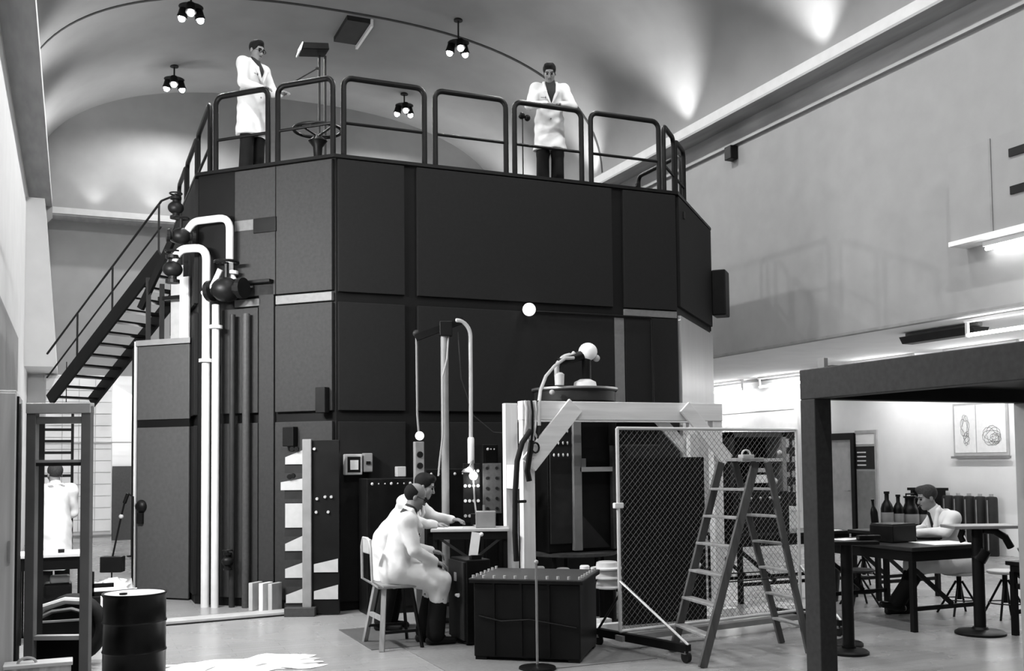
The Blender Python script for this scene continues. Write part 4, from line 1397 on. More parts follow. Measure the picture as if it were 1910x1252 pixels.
# ---- black control racks along the reactor front
def rack(x0, x1, y0, y1, h, label, dots=8):
    t = thing('control_rack', label, 'control rack', ((x0 + x1) / 2, (y0 + y1) / 2, 0), group='black control racks at the reactor front')
    MB().box(x0, x1, y0, y1, 0, h).build('cabinet', M_BLACK, t, bevel=.01)
    MB().box(x0 + .03, x1 - .03, y0 - .015, y0, h * .55, h - .04).build('panel', M_BLACKGLOSS, t)
    MB().box(x0 + .03, x1 - .03, y0 - .015, y0, .08, h * .52).build('panel', M_BLACK, t)
    for i in range(dots):
        x = x0 + .06 + (x1 - x0 - .12) * i / max(1, dots - 1)
        MB().ball((x, y0 - .012, h - .06), .010 + .008 * ((i * 7) % 3 == 0), 6).build('indicator', M_LGREY, t)
    return t


rack(3.02, 3.66, 11.15, 11.50, 1.52, 'low black control rack with a row of small indicators below the framed meter')
rack(3.70, 4.30, 11.10, 11.50, 1.62, 'black control rack behind the jib pole', 6)
rack(4.36, 4.56, 11.0, 11.5, 1.9, 'slim black control rack between the jib pole and the timber frame', 3)

# ---- dark steel cabinet, leaning card and black tank
t = thing('steel_cabinet', 'waist-high dark steel cabinet with a pale lever handle beside the seated man', 'cabinet', (3.42, 9.02, 0))
MB().box(3.34, 3.58, 8.86, 9.30, .02, .79).build('body', M_BLACK, t, bevel=.01)
dr = MB().box(3.315, 3.34, 8.88, 9.28, .05, .77).build('door', M_DARK, t, bevel=.006)
MB().tube([(3.315, 8.99, .46), (3.285, 8.99, .46), (3.28, 8.92, .46)], .014, 8).build('handle', M_WHITE, dr, smooth=True)
MB().box(3.308, 3.316, 9.06, 9.11, .58, .66).build('lock_plate', M_PIPE, dr)
t = thing('tag_board', 'white upright card on a clip leaning over the dark cabinet', 'card', (3.44, 8.90, .79))
MB().cbox((3.44, 8.90, .93), (.085, .012, .22), -.4, Matrix.Rotation(-.4, 3, 'Z') @ Matrix.Rotation(.14, 3, 'Y')).build('card', M_PAPER, t)
MB().box(3.40, 3.50, 8.88, 8.94, .79, .83).build('clip_foot', M_BLACK, t)
MB().ball((3.50, 8.88, 1.02), .02, 8).build('clip_knob', M_WHITE, t, smooth=True)
tag(MB().tube([(3.02, 9.0, .98), (3.1, 8.98, .9), (3.17, 8.96, .80), (3.18, 8.98, .72), (3.10, 9.02, .70)], .006, 6).build('measuring_cable', M_LGREY), 'thin pale cable loop in front of the seated man', 'cable') if False else None

e1 = Vector((.79, -.61, 0))
e2 = Vector((.61, .79, 0))
P0 = Vector((3.17, 8.24, 0))
Mt = Matrix(((e1.x, e2.x, 0, P0.x), (e1.y, e2.y, 0, P0.y), (0, 0, 1, 0), (0, 0, 0, 1)))
t = thing('black_tank', 'large black rectangular tank with a bolted pale-edged lid', 'tank', (3.8, 8.3, 0))
MB(Mt).box(0, .93, 0, .80, .03, .66).build('tank_body', M_BLACK, t, bevel=.012)
MB(Mt).box(-.03, .96, -.03, .83, .66, .685).build('flange', M_BLACK, t)
MB(Mt).box(-.032, .962, -.032, .832, .685, .70).build('lid', M_STEEL, t, bevel=.004)
for x in (.18, .42, .66):
    MB(Mt).box(x - .012, x + .012, -.015, 0, .05, .66).build('rib', M_BLACK, t)
for k in range(11):
    MB(Mt).lathe([(.013, 0), (.013, .025)], (.0 + .093 * k, .0, .70), 8).build('bolt', M_LGREY, t)
for k in range(6):
    MB(Mt).lathe([(.013, 0), (.013, .025)], (0, .12 + .125 * k, .70), 8).build('bolt', M_LGREY, t)
    MB(Mt).lathe([(.013, 0), (.013, .025)], (.93, .12 + .125 * k, .70), 8).build('bolt', M_LGREY, t)
for x, y in ((.06, .06), (.87, .06), (.06, .74), (.87, .74)):
    MB(Mt).box(x - .05, x + .05, y - .05, y + .05, 0, .03).build('foot', M_BLACK, t)
MB(Mt).tube([(.05, -.012, .38), (.25, -.02, .34), (.5, -.02, .36), (.9, -.012, .30)], .008, 6).build('side_cable', M_BLACK, t)
t = thing('marker_pole', 'thin pale rod on a round black foot in front of the tank', 'pole', (3.50, 7.66, 0))
MB().lathe([(.155, 0), (.15, .02), (.03, .04)], (3.50, 7.66, 0), 22).build('foot', M_BLACK, t)
MB().tube([(3.50, 7.66, .03), (3.50, 7.66, .86)], .011, 8).build('rod', M_METAL, t, smooth=True)
MB().ball((3.50, 7.66, .87), .018, 8).build('tip', M_LGREY, t, smooth=True)

# ---- pale timber frame
t = thing('timber_frame', 'pale timber gantry frame with diagonal braces round the black machine', 'frame', (5.3, 9.5, 0))
def post(x, y, z1, wx=.11, wy=.10, name='post'):
    return MB().box(x - wx / 2, x + wx / 2, y - wy / 2, y + wy / 2, 0, z1).build(name, M_WOOD, t, bevel=.005)
post(4.17, 9.32, 2.11, .13)
post(6.42, 9.32, 2.11, .12)
post(4.17, 9.74, 2.30, .14, .08)
post(6.40, 9.74, 2.11, .11, .08)
MB().box(4.10, 6.48, 9.26, 9.38, 2.11, 2.30).build('beam', M_WOODX, t, bevel=.005)
MB().box(4.26, 6.48, 9.70, 9.78, 2.11, 2.28).build('beam', M_WOODX, t, bevel=.005)
MB().bar((4.19, 9.245, 1.73), (4.74, 9.245, 2.29), .03, .15, (0, 1, 0)).build('brace', M_WOOD, t) if False else None
def brace(x0, z0, x1, z1, y, wd=.13, d=.035):
    a, b = Vector((x0, y, z0)), Vector((x1, y, z1))
    e = (b - a).normalized()
    n = Vector((-e.z, 0, e.x)) * wd / 2
    MB().ext([a + n, b + n, b - n, a - n], (0, d, 0)).build('brace', M_WOODX, t, bevel=.004)
brace(4.15, 1.66, 4.68, 2.26, 9.22, .19)
brace(6.52, 1.68, 5.98, 2.26, 9.22, .15)
brace(6.38, 1.80, 5.98, 2.18, 9.80)
MB().box(4.10, 6.55, 9.25, 9.40, 0, .09).build('sill', M_WOODX, t) if False else None
MB().box(6.30, 6.56, 9.18, 9.46, 0, .10).build('foot_block', M_WOOD, t)
MB().box(4.04, 4.30, 9.22, 9.42, 0, .10).build('foot_block', M_WOOD, t)
MB().box(4.11, 4.23, 9.40, 9.70, 1.42, 1.66).build('spacer', M_WOOD, t)

# cable bundle on the frame
t = thing('cable_bundle', 'bundle of pale and black cables hung on the left post of the timber frame', 'cables', (4.2, 9.2, 1.7))
for k in range(5):
    x = 4.12 + k * .035
    m = (M_PIPE, M_CABLE, M_BLACK, M_PIPE, M_DARK)[k]
    zb = 1.98 - .05 * (k % 3)
    MB().tube([(x, 9.24, 2.30)] + [(x + .01 * math.sin(j), 9.235 - .01 * (j % 2), 2.30 - j * (2.30 - zb) / 4) for j in range(1, 5)] + [(x + .03, 9.24, zb - .06), (4.19, 9.23, zb - .16), (4.17, 9.23, 1.80)], .012, 6).build('cable', m, t, smooth=True)
MB().tube([(4.16, 9.20, 2.0), (4.05, 9.16, 1.88), (3.99, 9.15, 1.70), (3.97, 9.16, 1.4), (3.98, 9.2, 1.0), (4.0, 9.22, .72)], .028, 10).build('thick_hose', M_RUBBER, t, smooth=True)
MB().tube([(4.17, 9.2, 1.9), (4.12, 9.2, 1.6), (4.14, 9.2, 1.5)], .03, 8).build('hose_end', M_BLACK, t, smooth=True)
MB().tube(arc((4.21, 9.2, 1.83), (.04, 0, 0), (0, 0, .05), 0, 2 * PI, 12)[:-1], .010, 6, closed=True).build('hook_ring', M_BLACK, t)
MB().tube([(3.97, 9.20, 1.30), (4.12, 9.25, 1.30)], .016, 6).build('hose_clip', M_BLACK, t)

# ---- black machine inside the frame
t = thing('beam_machine', 'tall black apparatus with pale uprights and a round flange top inside the timber frame', 'machine', (5.15, 10.3, 0))
MB().box(4.72, 5.58, 10.0, 10.75, .70, 2.34).build('body', M_BLACK, t, bevel=.01)
MB().box(5.00, 5.10, 9.93, 10.0, .72, 2.30).build('upright', M_GREY, t, bevel=.006)
MB().box(5.48, 5.60, 9.93, 10.0, .72, 2.0).build('upright', M_STEEL, t, bevel=.006)
MB().box(5.08, 5.48, 9.93, 9.99, 1.575, 1.625).build('shelf_bar', M_LGREY, t)
MB().box(5.09, 5.15, 9.93, 9.99, 1.625, 1.72).build('shelf_block', M_GREY, t)
MB().ext([(5.10, 9.97, .74), (5.46, 9.97, .74), (5.10, 9.97, 1.12)], (0, .03, 0)).build('gusset', M_DARK, t)
MB().lathe([(.50, 0), (.52, .01), (.52, .04), (.46, .05)], (5.15, 10.32, .65), 36).build('base_ring', M_STEEL, t)
for a in range(5):
    b_ = a * 2 * PI / 5
    MB().tube([(5.15 + .4 * math.cos(b_), 10.32 + .4 * math.sin(b_), 0), (5.15 + .4 * math.cos(b_), 10.32 + .4 * math.sin(b_), .66)], .03, 8).build('leg', M_BLACK, t)
MB().lathe([(.44, 0), (.46, .02), (.46, .13), (.48, .135), (.48, .155), (.1, .17)], (5.22, 10.32, 2.34), 36).build('flange_drum', M_DARK, t, smooth=True)
MB().lathe([(.475, .0), (.49, .0), (.49, .022), (.475, .022)], (5.22, 10.32, 2.49), 36).build('flange_rim', M_METAL, t, smooth=True)
for r in range(3):
    for c in range(4):
        MB().ball((4.78 + c * .055, 9.962, 1.76 + r * .13), .014, 6, (.7, 1, 1.4)).build('terminal', M_PIPE, t)
MB().box(4.74, 4.99, 9.97, 10.0, .8, 2.2).build('terminal_board', M_DARK, t)
# vertical pipe with rounded head and arched branch
t = thing('domed_riser', 'black upright pipe with a white domed head and arched branch on top of the machine', 'pipe', (5.2, 10.1, 2.5))
MB().tube([(5.20, 9.98, 2.51), (5.20, 9.98, 2.86)], .05, 12).build('riser', M_BLACK, t, smooth=True)
MB().ball((5.22, 9.98, 2.90), .105, 12, (1, 1, .95)).build('dome', M_WHITE, t, smooth=True)
MB().ball((5.32, 9.97, 2.83), .04, 8).build('dome_plug', M_LGREY, t, smooth=True)
MB().lathe([(.13, 0), (.12, .05), (.06, .08)], (5.18, 9.98, 2.512), 18).build('collar', M_WHITE, t, smooth=True)
MB().tube([(5.15, 9.98, 2.86), (5.02, 9.98, 2.82), (4.85, 9.98, 2.76)], .055, 10).build('branch', M_BLACK, t, smooth=True)
MB().tube([(5.05, 9.97, 2.88)] + [tuple(p) for p in arc((4.97, 9.97, 2.70), (.05, 0, .15), (-.14, 0, .02), 0, PI / 2, 6)] + [(4.83, 9.97, 2.64), (4.86, 9.97, 2.60)], .028, 10).build('arched_hose', M_LGREY, t, smooth=True)
MB().lathe([(.05, 0), (.055, .12), (.03, .14)], (4.86, 9.97, 2.52), 14).build('hose_nozzle', M_PIPE, t, smooth=True)
MB().ball((4.76, 9.95, 2.44), .03, 8).build('valve_knob', M_LGREY, t, smooth=True)
tag(MB().tube([(5.02, 9.93, 2.82), (4.90, 9.90, 2.81), (4.76, 9.88, 2.72), (4.57, 9.70, 2.59), (4.39, 9.45, 2.42), (4.27, 9.23, 2.28), (4.26, 9.21, 2.05)], .018, 8).build('pale_hose', M_LGREY, smooth=True), 'pale hose running from the arched branch down to the timber frame', 'hose')
t = thing('motor_box', 'black box hung below the timber beam beside the wire screen', 'box', (5.76, 9.95, 1.85))
MB().box(5.47, 6.02, 9.82, 10.1, 1.86, 2.12).build('case', M_BLACK, t, bevel=.012)
MB().box(5.52, 5.58, 9.84, 9.88, 2.12, 2.2).build('hanger', M_BLACK, t)
MB().box(5.92, 5.98, 9.84, 9.88, 2.12, 2.2).build('hanger', M_BLACK, t)
MB().box(5.47, 6.02, 9.81, 9.83, 1.85, 1.87).build('edge_strip', M_STEEL, t)

def insulator(x, y, z0, r, n, label, m=M_PORC):
    t = thing('insulator', label, 'insulator', (x, y, 0), group='porcelain insulators under the machine')
    pr = []
    for k in range(n):
        z = z0 + k * .095
        pr += [(r * .55, z), (r * .6, z + .012), (r, z + .018), (r, z + .03), (r * .68, z + .042), (r * .64, z + .085)]
    pr += [(r * .5, z0 + n * .095)]
    MB().lathe(pr, (x, y, 0), 20).build('porcelain', m, t, smooth=True, angle=30)
    MB().lathe([(r * .9, 0), (r * .9, .03), (r * .5, .05), (r * .5, z0)], (x, y, 0), 18).build('pedestal', M_BLACK, t)


insulator(5.13, 9.44, .36, .18, 3, 'big white ribbed porcelain insulator beside the tank')
insulator(4.92, 9.55, .32, .08, 3, 'slim white porcelain insulator between the big one and the tank')
insulator(4.75, 9.72, .38, .11, 2, 'greyish porcelain insulator behind the tank lid', M_LGREY)
insulator(4.52, 9.80, .40, .08, 2, 'small porcelain insulator nearest the timber post', M_LGREY)
tag(MB().box(4.82, 4.95, 9.03, 9.13, 0, .12).build('white_block', M_WHITE, bevel=.006), 'white block on the floor beside the tank, before the insulator', 'block')
tag(MB().box(5.45, 5.60, 9.03, 9.13, 0, .12).build('white_block', M_WHITE, bevel=.006), 'white block on the floor behind the wire screen', 'block')
tag(MB().box(4.75, 6.2, 8.92, 9.0, 0, .09).build('floor_beam', M_WOODX, bevel=.005), 'pale-topped beam lying on the floor behind the wire screen', 'beam')
tag(MB().box(4.70, 6.9, 9.9, 10.0, 0, .06).build('floor_beam', M_GREY, bevel=.005), 'grey beam lying on the floor below the black machine', 'beam') if False else None

# ---- chain-link screen on a wheeled base
SA, SB = Vector((4.50, 8.06, 0)), Vector((6.74, 8.36, 0))
es = (SB - SA).normalized()
ns = Vector((es.y, -es.x, 0))             # towards the viewer
t = thing('wire_screen', 'wheeled chain-link safety screen in a thin pale tube frame', 'screen', tuple((SA + SB) / 2))
zb, zt = .17, 1.985
U = Vector((0, 0, 1))
LS = (SB - SA).length
for a, b in ((SA + U * zb, SA + U * zt), (SB + U * zb, SB + U * zt)):
    MB().tube([a, b], .017, 8).build('frame_post', M_FRAME, t, smooth=True)
MB().tube([SA + U * zt, SB + U * zt], .015, 8).build('top_rail', M_FRAME, t, smooth=True)
MB().tube([SA + U * zb, SB + U * zb], .015, 8).build('bottom_rail', M_FRAME, t, smooth=True)
mb = MB()
sp = .062
k = -int((zt - zb) / sp) - 1
wires = []
H_ = zt - zb - .04
L_ = LS - .04
for i in range(-int(H_ / sp), int(L_ / sp) + 1):
    s0 = i * sp
    for sg in (1, -1):
        # line s = s0 + v (v height) clipped
        v0 = max(0, -s0)
        v1 = min(H_, L_ - s0)
        if v1 - v0 < .03:
            continue
        pa = (s0 + v0, v0 if sg > 0 else H_ - v0)
        pb = (s0 + v1, v1 if sg > 0 else H_ - v1)
        A_ = SA + es * (pa[0] + .02) + U * (zb + .02 + pa[1]) + ns * (.002 * sg)
        B_ = SA + es * (pb[0] + .02) + U * (zb + .02 + pb[1]) + ns * (.002 * sg)
        mb.tube([A_, B_], .0022, 4)
o_ = mb.build('chain_link_mesh', mat('galvanised_wire', .10, .5, .6, var=.1), t)
o_['kind'] = 'stuff'
fb0 = SA + ns * .78 + es * .12
MB().bar(SA - ns * .35 + U * .12, fb0 + U * .12, .06, .07).build('foot_beam', M_BLACK, t)
fb1 = SB + ns * .60 + es * -.10
MB().bar(SB - ns * .35 + U * .12, fb1 + U * .12, .06, .07).build('foot_beam', M_BLACK, t)
MB().bar(SA + U * .11 - es * .02, SB + U * .11, .10, .05).build('base_beam', M_GREY, t)
MB().tube([SA + U * .62, fb0 + U * .15], .013, 8).build('stay', M_METAL, t)
MB().tube([SB + U * .62, fb1 + U * .15], .013, 8).build('stay', M_METAL, t)
MB().tube([SA + U * .5, SA - ns * .33 + U * .15], .011, 8).build('stay', M_DARK, t)
for p in (SA - ns * .33, fb0 - ns * .03, SB - ns * .33, fb1 - ns * .03):
    wmb = MB().lathe([(.02, -.02), (.048, -.018), (.05, 0), (.048, .018), (.02, .02)], p + U * .05, 16, es)
    wmb.build('caster_wheel', M_RUBBER, t, smooth=True)
    MB().box(p.x - .03, p.x + .03, p.y - .03, p.y + .03, .075, .10).build('caster_fork', M_METAL, t)
MB().cbox(SA + U * 1.29, (.10, .04, .05), math.atan2(es.y, es.x)).build('latch', M_WHITE, t, bevel=.008)
MB().ball(SA + es * .95 + U * .70 + ns * -.03, .03, 8).build('clip', M_WHITE, t, smooth=True)
sheet = tag(MB().box(4.9, 5.85, 8.70, 8.73, .10, 1.72).build('black_board', M_BLACK), 'big black board standing behind the wire screen', 'board')
t = None

# ---- wooden stepladder
lad = thing('stepladder', 'dark wooden double stepladder with pale treads in front of the wire screen', 'ladder', (5.36, 7.5, 0))
top = [Vector((5.33, 7.66, 1.67)), Vector((5.44, 7.30, 1.67))]      # far/near rail, front flight
btop = [Vector((5.45, 7.62, 1.67)), Vector((5.55, 7.28, 1.67))]
ff = [Vector((4.88, 7.80, 0)), Vector((4.72, 7.10, 0))]
bf = [Vector((6.00, 7.72, 0)), Vector((5.90, 7.22, 0))]
for a, b in zip(top, ff):
    MB().bar(b, a, .03, .075, (1, 0, 0)).build('rail', M_WOODD, lad, bevel=.004)
for a, b in zip(btop, bf):
    MB().bar(b, a, .03, .06, (1, 0, 0)).build('rail', M_WOODD, lad, bevel=.004)
for i in range(1, 7):
    f_ = i / 7.
    for (A_, B_), (C_, D_), m, wd in ((top, ff, M_WOODM, .10), (btop, bf, M_WOODM, .07)):
        p, q = C_.lerp(A_, f_), D_.lerp(B_, f_)
        MB().bar(p, q, wd, .022).build('tread', m, lad, bevel=.004)
MB().cbox((5.44, 7.46, 1.69), (.20, .44, .03), -.28).build('top_board', M_WOODM, lad, bevel=.005)
MB().tube([ff[0].lerp(top[0], .4), bf[0].lerp(btop[0], .4)], .006, 6).build('tie_rod', M_DARK, lad)
MB().tube([ff[1].lerp(top[1], .4), bf[1].lerp(btop[1], .4)], .006, 6).build('tie_rod', M_DARK, lad)
t = thing('small_motor', 'small pale instrument with a handle standing on top of the stepladder', 'instrument', (5.45, 7.46, 1.705))
MB().box(5.40, 5.52, 7.42, 7.50, 1.705, 1.735).build('base', M_LGREY, t, bevel=.006)
MB().tube([tuple(p) for p in arc((5.46, 7.46, 1.735), (.045, 0, 0), (0, 0, .04), 0, PI, 8)], .008, 6).build('handle', M_PIPE, t)

# ================================================================== LEFT FOREGROUND
t = thing('wooden_cupboard', 'tall grained wooden cupboard at the left wall', 'cupboard', (-.62, 7.85, 0))
MB().box(-.90, -.36, 7.72, 8.25, .05, 2.22).build('carcass', M_WOODCAB, t, bevel=.006)
dr = MB().box(-.90, -.365, 7.69, 7.72, .08, 2.20).build('door', M_WOODCAB, t, bevel=.004)
MB().box(-.40, -.385, 7.675, 7.69, 1.05, 1.2).build('pull', M_METAL, dr)
MB().box(-.90, -.35, 7.70, 8.26, 0, .05).build('plinth', M_BLACK, t)
MB().box(-.36, -.345, 7.74, 8.24, .08, 2.18).build('side_strip', M_BLACK, t)

t = thing('open_rack', 'tall grey metal rack frame with glass shelf beside the wooden cupboard', 'rack', (-.08, 8.2, 0))
rzr = -math.radians(23)
Mr = Matrix.Translation((-.08, 8.20, 0)) @ Matrix.Rotation(rzr, 4, 'Z')
for x, m in ((-.20, M_RACK), (.20, M_RACK)):
    MB(Mr).box(x - .035, x + .035, -.06, .0, 0, 2.14).build('post', m, t, bevel=.004)
MB(Mr).box(-.235, .235, -.07, .01, 2.085, 2.16).build('top_bar', M_RACKTOP, t, bevel=.004)
MB(Mr).box(-.165, .165, -.05, 0, 2.01, 2.06).build('top_bar', M_GREY, t, bevel=.004)
MB(Mr).box(-.235, .165, -.05, .12, 1.725, 1.745).build('shelf', M_LGREY, t)
MB(Mr).box(-.165, .165, -.05, -.02, 1.700, 1.725).build('shelf_edge', M_DARK, t)
MB(Mr).box(-.17, .165, -.05, .02, .44, .47).build('low_bar', M_LGREY, t)
MB(Mr).box(-.22, -.17, .0, .10, .05, 2.05).build('side_panel', M_BLACK, t)
MB(Mr).box(-.165, .165, .0, .02, .05, .43).build('kick_panel', M_BLACK, t)

t = thing('oil_drum', 'matt black steel drum with a pale lid on the open floor', 'drum', (.46, 8.70, 0))
c = (.46, 8.70, 0)
MB().lathe([(.235, 0), (.245, .01), (.245, .02), (.238, .03), (.238, .22), (.246, .235), (.238, .25), (.238, .45), (.246, .465), (.238, .48), (.238, .66), (.247, .675), (.247, .69), (.232, .69), (.232, .60), (.01, .60)], c, 40).build('shell', M_BLACKGLOSS, t, smooth=True, angle=50)
MB().lathe([(.228, .674), (.228, .686), (.05, .688)], c, 36).build('lid', M_LGREY, t, smooth=True)
MB().lathe([(.03, .686), (.03, .70)], (.37, 8.60, 0), 12).build('bung', M_BLACK, t)

t = thing('sample_box', 'figured wooden box with a pale lid and handle by the cupboard', 'box', (-.18, 7.62, 0))
MB().box(-.40, .0, 7.50, 7.66, 0, .37).build('box_body', M_WOODBOX, t, bevel=.004)
MB().box(-.41, .01, 7.49, 7.665, .37, .395).build('lid', M_PALE, t, bevel=.004)
MB().tube([tuple(p) for p in arc((-.27, 7.56, .395), (.055, 0, 0), (0, 0, .035), 0, PI, 8)], .010, 6).build('handle', M_LGREY, t, smooth=True)

# hand cart behind the rack
t = thing('hand_cart', 'black hand cart with a big tyred wheel and bent hoops behind the rack', 'cart', (-.05, 9.5, 0))
ax = Vector((.92, -.39, 0))
c = Vector((.02, 9.62, .31))
al = Vector((.92, -.39, 0))
MB().tube(arc(c, al * .24, (0, 0, .24), 0, 2 * PI, 28)[:-1], .055, 10, closed=True).build('tyre', M_RUBBER, t, smooth=True)
MB().lathe([(.19, -.02), (.19, .02)], c, 24, al.cross(Vector((0, 0, 1)))).build('wheel_disc', M_BLACK, t)
MB().tube([(-.32, 9.72, .36), (-.22, 9.60, .50), (-.05, 9.50, .56), (.08, 9.46, .55)], .03, 8).build('hoop', M_LGREY, t, smooth=True)
MB().tube([(-.28, 9.62, .40), (-.15, 9.52, .47), (.0, 9.46, .49), (.12, 9.42, .45)], .016, 8).build('hoop', M_METAL, t, smooth=True)
MB().box(-.36, .10, 9.30, 9.38, .30, .42).build('tray_front', M_BLACK, t, bevel=.006)
MB().box(-.36, .10, 9.38, 9.56, .28, .31).build('tray_floor', M_BLACK, t)
MB().box(-.36, .10, 9.29, 9.31, .41, .425).build('tray_edge', M_GREY, t)
for x in (-.34, .08):
    MB().box(x - .02, x + .02, 9.31, 9.36, 0, .30).build('leg', M_BLACK, t)

# lab table beyond it with little things
t = thing('side_table', 'dark framed side table with a white top seen through the rack', 'table', (-.1, 11.05, 0))
MB().box(-.50, .12, 10.80, 11.35, .82, .85).build('table_top', M_PALE, t, bevel=.004)
MB().box(-.48, .10, 10.82, 11.33, .70, .82).build('apron', M_BLACK, t)
for x, y in ((-.47, 10.85), (.08, 10.85), (-.47, 11.3), (.08, 11.3)):
    MB().box(x - .03, x + .03, y - .03, y + .03, 0, .70).build('leg', M_BLACK, t)
tag(MB().box(-.13, -.07, 10.95, 11.0, .85, .885).build('match_box', M_BLACK, bevel=.004), 'tiny black box on the white side table', 'box')
t = thing('grey_motor', 'dark machine block with a slanted lever under the side table', 'machine', (-.12, 11.1, 0))
MB().box(-.26, .0, 10.98, 11.25, 0, .55).build('block', M_DARK, t, bevel=.03)
MB().box(-.20, -.02, 11.0, 11.2, .55, .62).build('cap', M_LGREY, t, bevel=.02)
MB().bar((-.40, 10.92, .50), (-.08, 10.94, .28), .03, .05).build('lever', M_BLACK, t)
t = thing('bench_vice', 'small black clamp device beside the side table', 'clamp', (.22, 10.9, 0))
MB().box(.18, .26, 10.86, 10.94, 0, .42).build('pillar', M_BLACK, t, bevel=.01)
MB().box(.16, .36, 10.87, 10.92, .42, .46).build('jaw', M_BLACK, t)
MB().box(.16, .38, 10.87, 10.92, .50, .54).build('jaw', M_BLACK, t)
MB().box(.16, .20, 10.87, 10.92, .42, .66).build('back', M_BLACK, t)

# ladder-like wall rack behind the standing figure
t = thing('wall_ladder', 'dark ladder-like rack standing before the end wall', 'rack', (-.28, 21.0, 0))
for x in (-.66, -.02):
    MB().box(x - .025, x + .025, 20.98, 21.02, 0, 2.70).build('upright', M_BLACK, t)
for k in range(9):
    MB().box(-.64, -.04, 20.985, 21.015, 2.60 - k * .217 - .025, 2.60 - k * .217 + .025).build('rung', M_BLACK, t)

# swing-arm sign stand
t = thing('arm_lamp', 'black flat lamp head hanging on a slanted jointed arm', 'lamp', (.50, 13.9, 0))
MB().cbox((.47, 13.95, .45), (.27, .16, .20), -.35).build('lamp_head', M_BLACK, t, bevel=.01)
MB().tube([(.47, 13.95, .55), (.545, 13.90, .95), (.60, 13.86, 1.22)], .012, 8).build('lower_arm', M_BLACK, t)
MB().tube([(.60, 13.86, 1.22), (.64, 13.84, 1.34)], .025, 8).build('joint_sleeve', M_BLACK, t)
MB().ball((.565, 13.885, 1.05), .03, 8).build('wing_nut', M_LGREY, t)
MB().tube([(.64, 13.84, 1.34), (.70, 13.84, 1.30), (.70, 13.84, .02)], .014, 8).build('stand_pole', M_BLACK, t)
MB().lathe([(.13, 0), (.12, .02), (.02, .03)], (.70, 13.84, 0), 18).build('foot', M_BLACK, t)
MB().tube([(.46, 13.93, .35), (.46, 13.93, .28)], .01, 6).build('spigot', M_BLACK, t)
tag(MB().ball((.80, 13.35, 1.25), .075, 10, (.8, .8, 1.5)).build('round_bell', M_BLACK, smooth=True), 'black rounded cover on the grey housing edge', 'cover') if False else None

# crumpled sheets on the floor
def crumple(x0, x1, y0, y1, h, seed, label, n=14):
    r = random.Random(seed)
    ph = [(r.uniform(3, 14), r.uniform(3, 14), r.uniform(0, 6)) for _ in range(5)]
    mb = MB()
    vs = []
    for j in range(n + 1):
        for i in range(n + 1):
            x = x0 + (x1 - x0) * i / n + .05 * math.sin(j * 1.7 + seed)
            y = y0 + (y1 - y0) * j / n + .05 * math.sin(i * 1.3 + seed)
            z = sum(abs(math.sin(a * x + b * y + c)) for a, b, c in ph) / 5 * h + .004
            ed = min(i, n - i, j, n - j)
            z *= min(1, ed / 3 + .1)
            vs.append((x, y, z))
    m = n + 1
    mb.add(vs, [(j * m + i, j * m + i + 1, (j + 1) * m + i + 1, (j + 1) * m + i) for j in range(n) for i in range(n)])
    mb.add([(v[0], v[1], max(.001, v[2] - .002)) for v in vs], [(j * m + i, j * m + i + 1, (j + 1) * m + i + 1, (j + 1) * m + i) for j in range(n) for i in range(n)])
    tag(mb.build('plastic_sheet', M_PAPER, smooth=True, angle=60), label, 'sheet')


crumple(.72, 1.95, 8.55, 9.15, .06, 2, 'flattened white sheet lying on the floor beside the drum')
crumple(.10, .75, 12.7, 13.5, .42, 5, 'heap of crumpled white sheet on the floor under the lamp head')
crumple(-.1, .5, 11.6, 12.3, .18, 8, 'crumpled pale sheet on the floor behind the drum')

# ---- rack with white papers beside the reactor edge
def tp(t, x0, x1, z0, zl, zr, y, m=M_PAPER, name='paper'):
    MB().ext([(x0, y, z0), (x1, y, z0), (x1, y, zr), (x0, y, zl)], (0, .012, 0)).build(name, m, t)


t = thing('paper_rack', 'narrow upright rack with white paper slips and a dark knobbed panel beside the reactor edge', 'rack', (2.5, 11.75, 0))
Mq = Matrix.Translation((2.42, 11.46, 0)) @ Matrix.Rotation(-.41, 4, 'Z')
MB(Mq).box(-.05, .05, -.04, .04, 0, 1.97).build('post', M_GREY, t, bevel=.005)
MB(Mq).box(.05, .36, .0, .05, .02, 1.96).build('dark_panel', M_BLACK, t, bevel=.005)
MB(Mq).box(-.24, .10, -.10, .10, 0, .10).build('foot', M_STEEL, t, bevel=.006)
for z0, hl, hr, xw in ((.14, .09, .16, .19), (.42, .10, .17, .20), (.72, .08, .17, .20), (.98, .27, .27, .20), (1.40, .09, .13, .25), (1.69, .08, .16, .20)):
    p = MB(Mq)
    p.ext([(-.05 - xw, 0, z0), (-.05, 0, z0), (-.05, 0, z0 + hr), (-.05 - xw, 0, z0 + hl)], (0, .012, 0))
    p.build('paper_slip', M_SLIP, t)
    MB(Mq).box(-.26, -.05, .012, .03, z0 - .10, z0).build('tray', M_DARK, t)
for z0, hl, hr in ((.18, .09, .16), (.48, .09, .15)):
    p = MB(Mq)
    p.ext([(.075, -.014, z0), (.345, -.014, z0), (.345, -.014, z0 + hr), (.075, -.014, z0 + hl)], (0, .012, 0))
    p.build('paper_slip', M_SLIP, t)
for x, z in ((.11, 1.30), (.20, 1.32), (.27, 1.32), (.10, 1.15), (.235, 1.15), (.08, 1.86)):
    MB(Mq).lathe([(.018, 0), (.015, .025)], (x, 0, z), 12, (0, -1, 0)).build('knob', M_LGREY, t)
for x, z in ((-.17, 1.86), (-.12, 1.86), (-.20, 1.55), (-.16, 1.56)):
    MB(Mq).lathe([(.03, 0), (.025, .03)], (x, .0, z), 12, (0, -1, 0)).build('black_knob', M_BLACK, t)
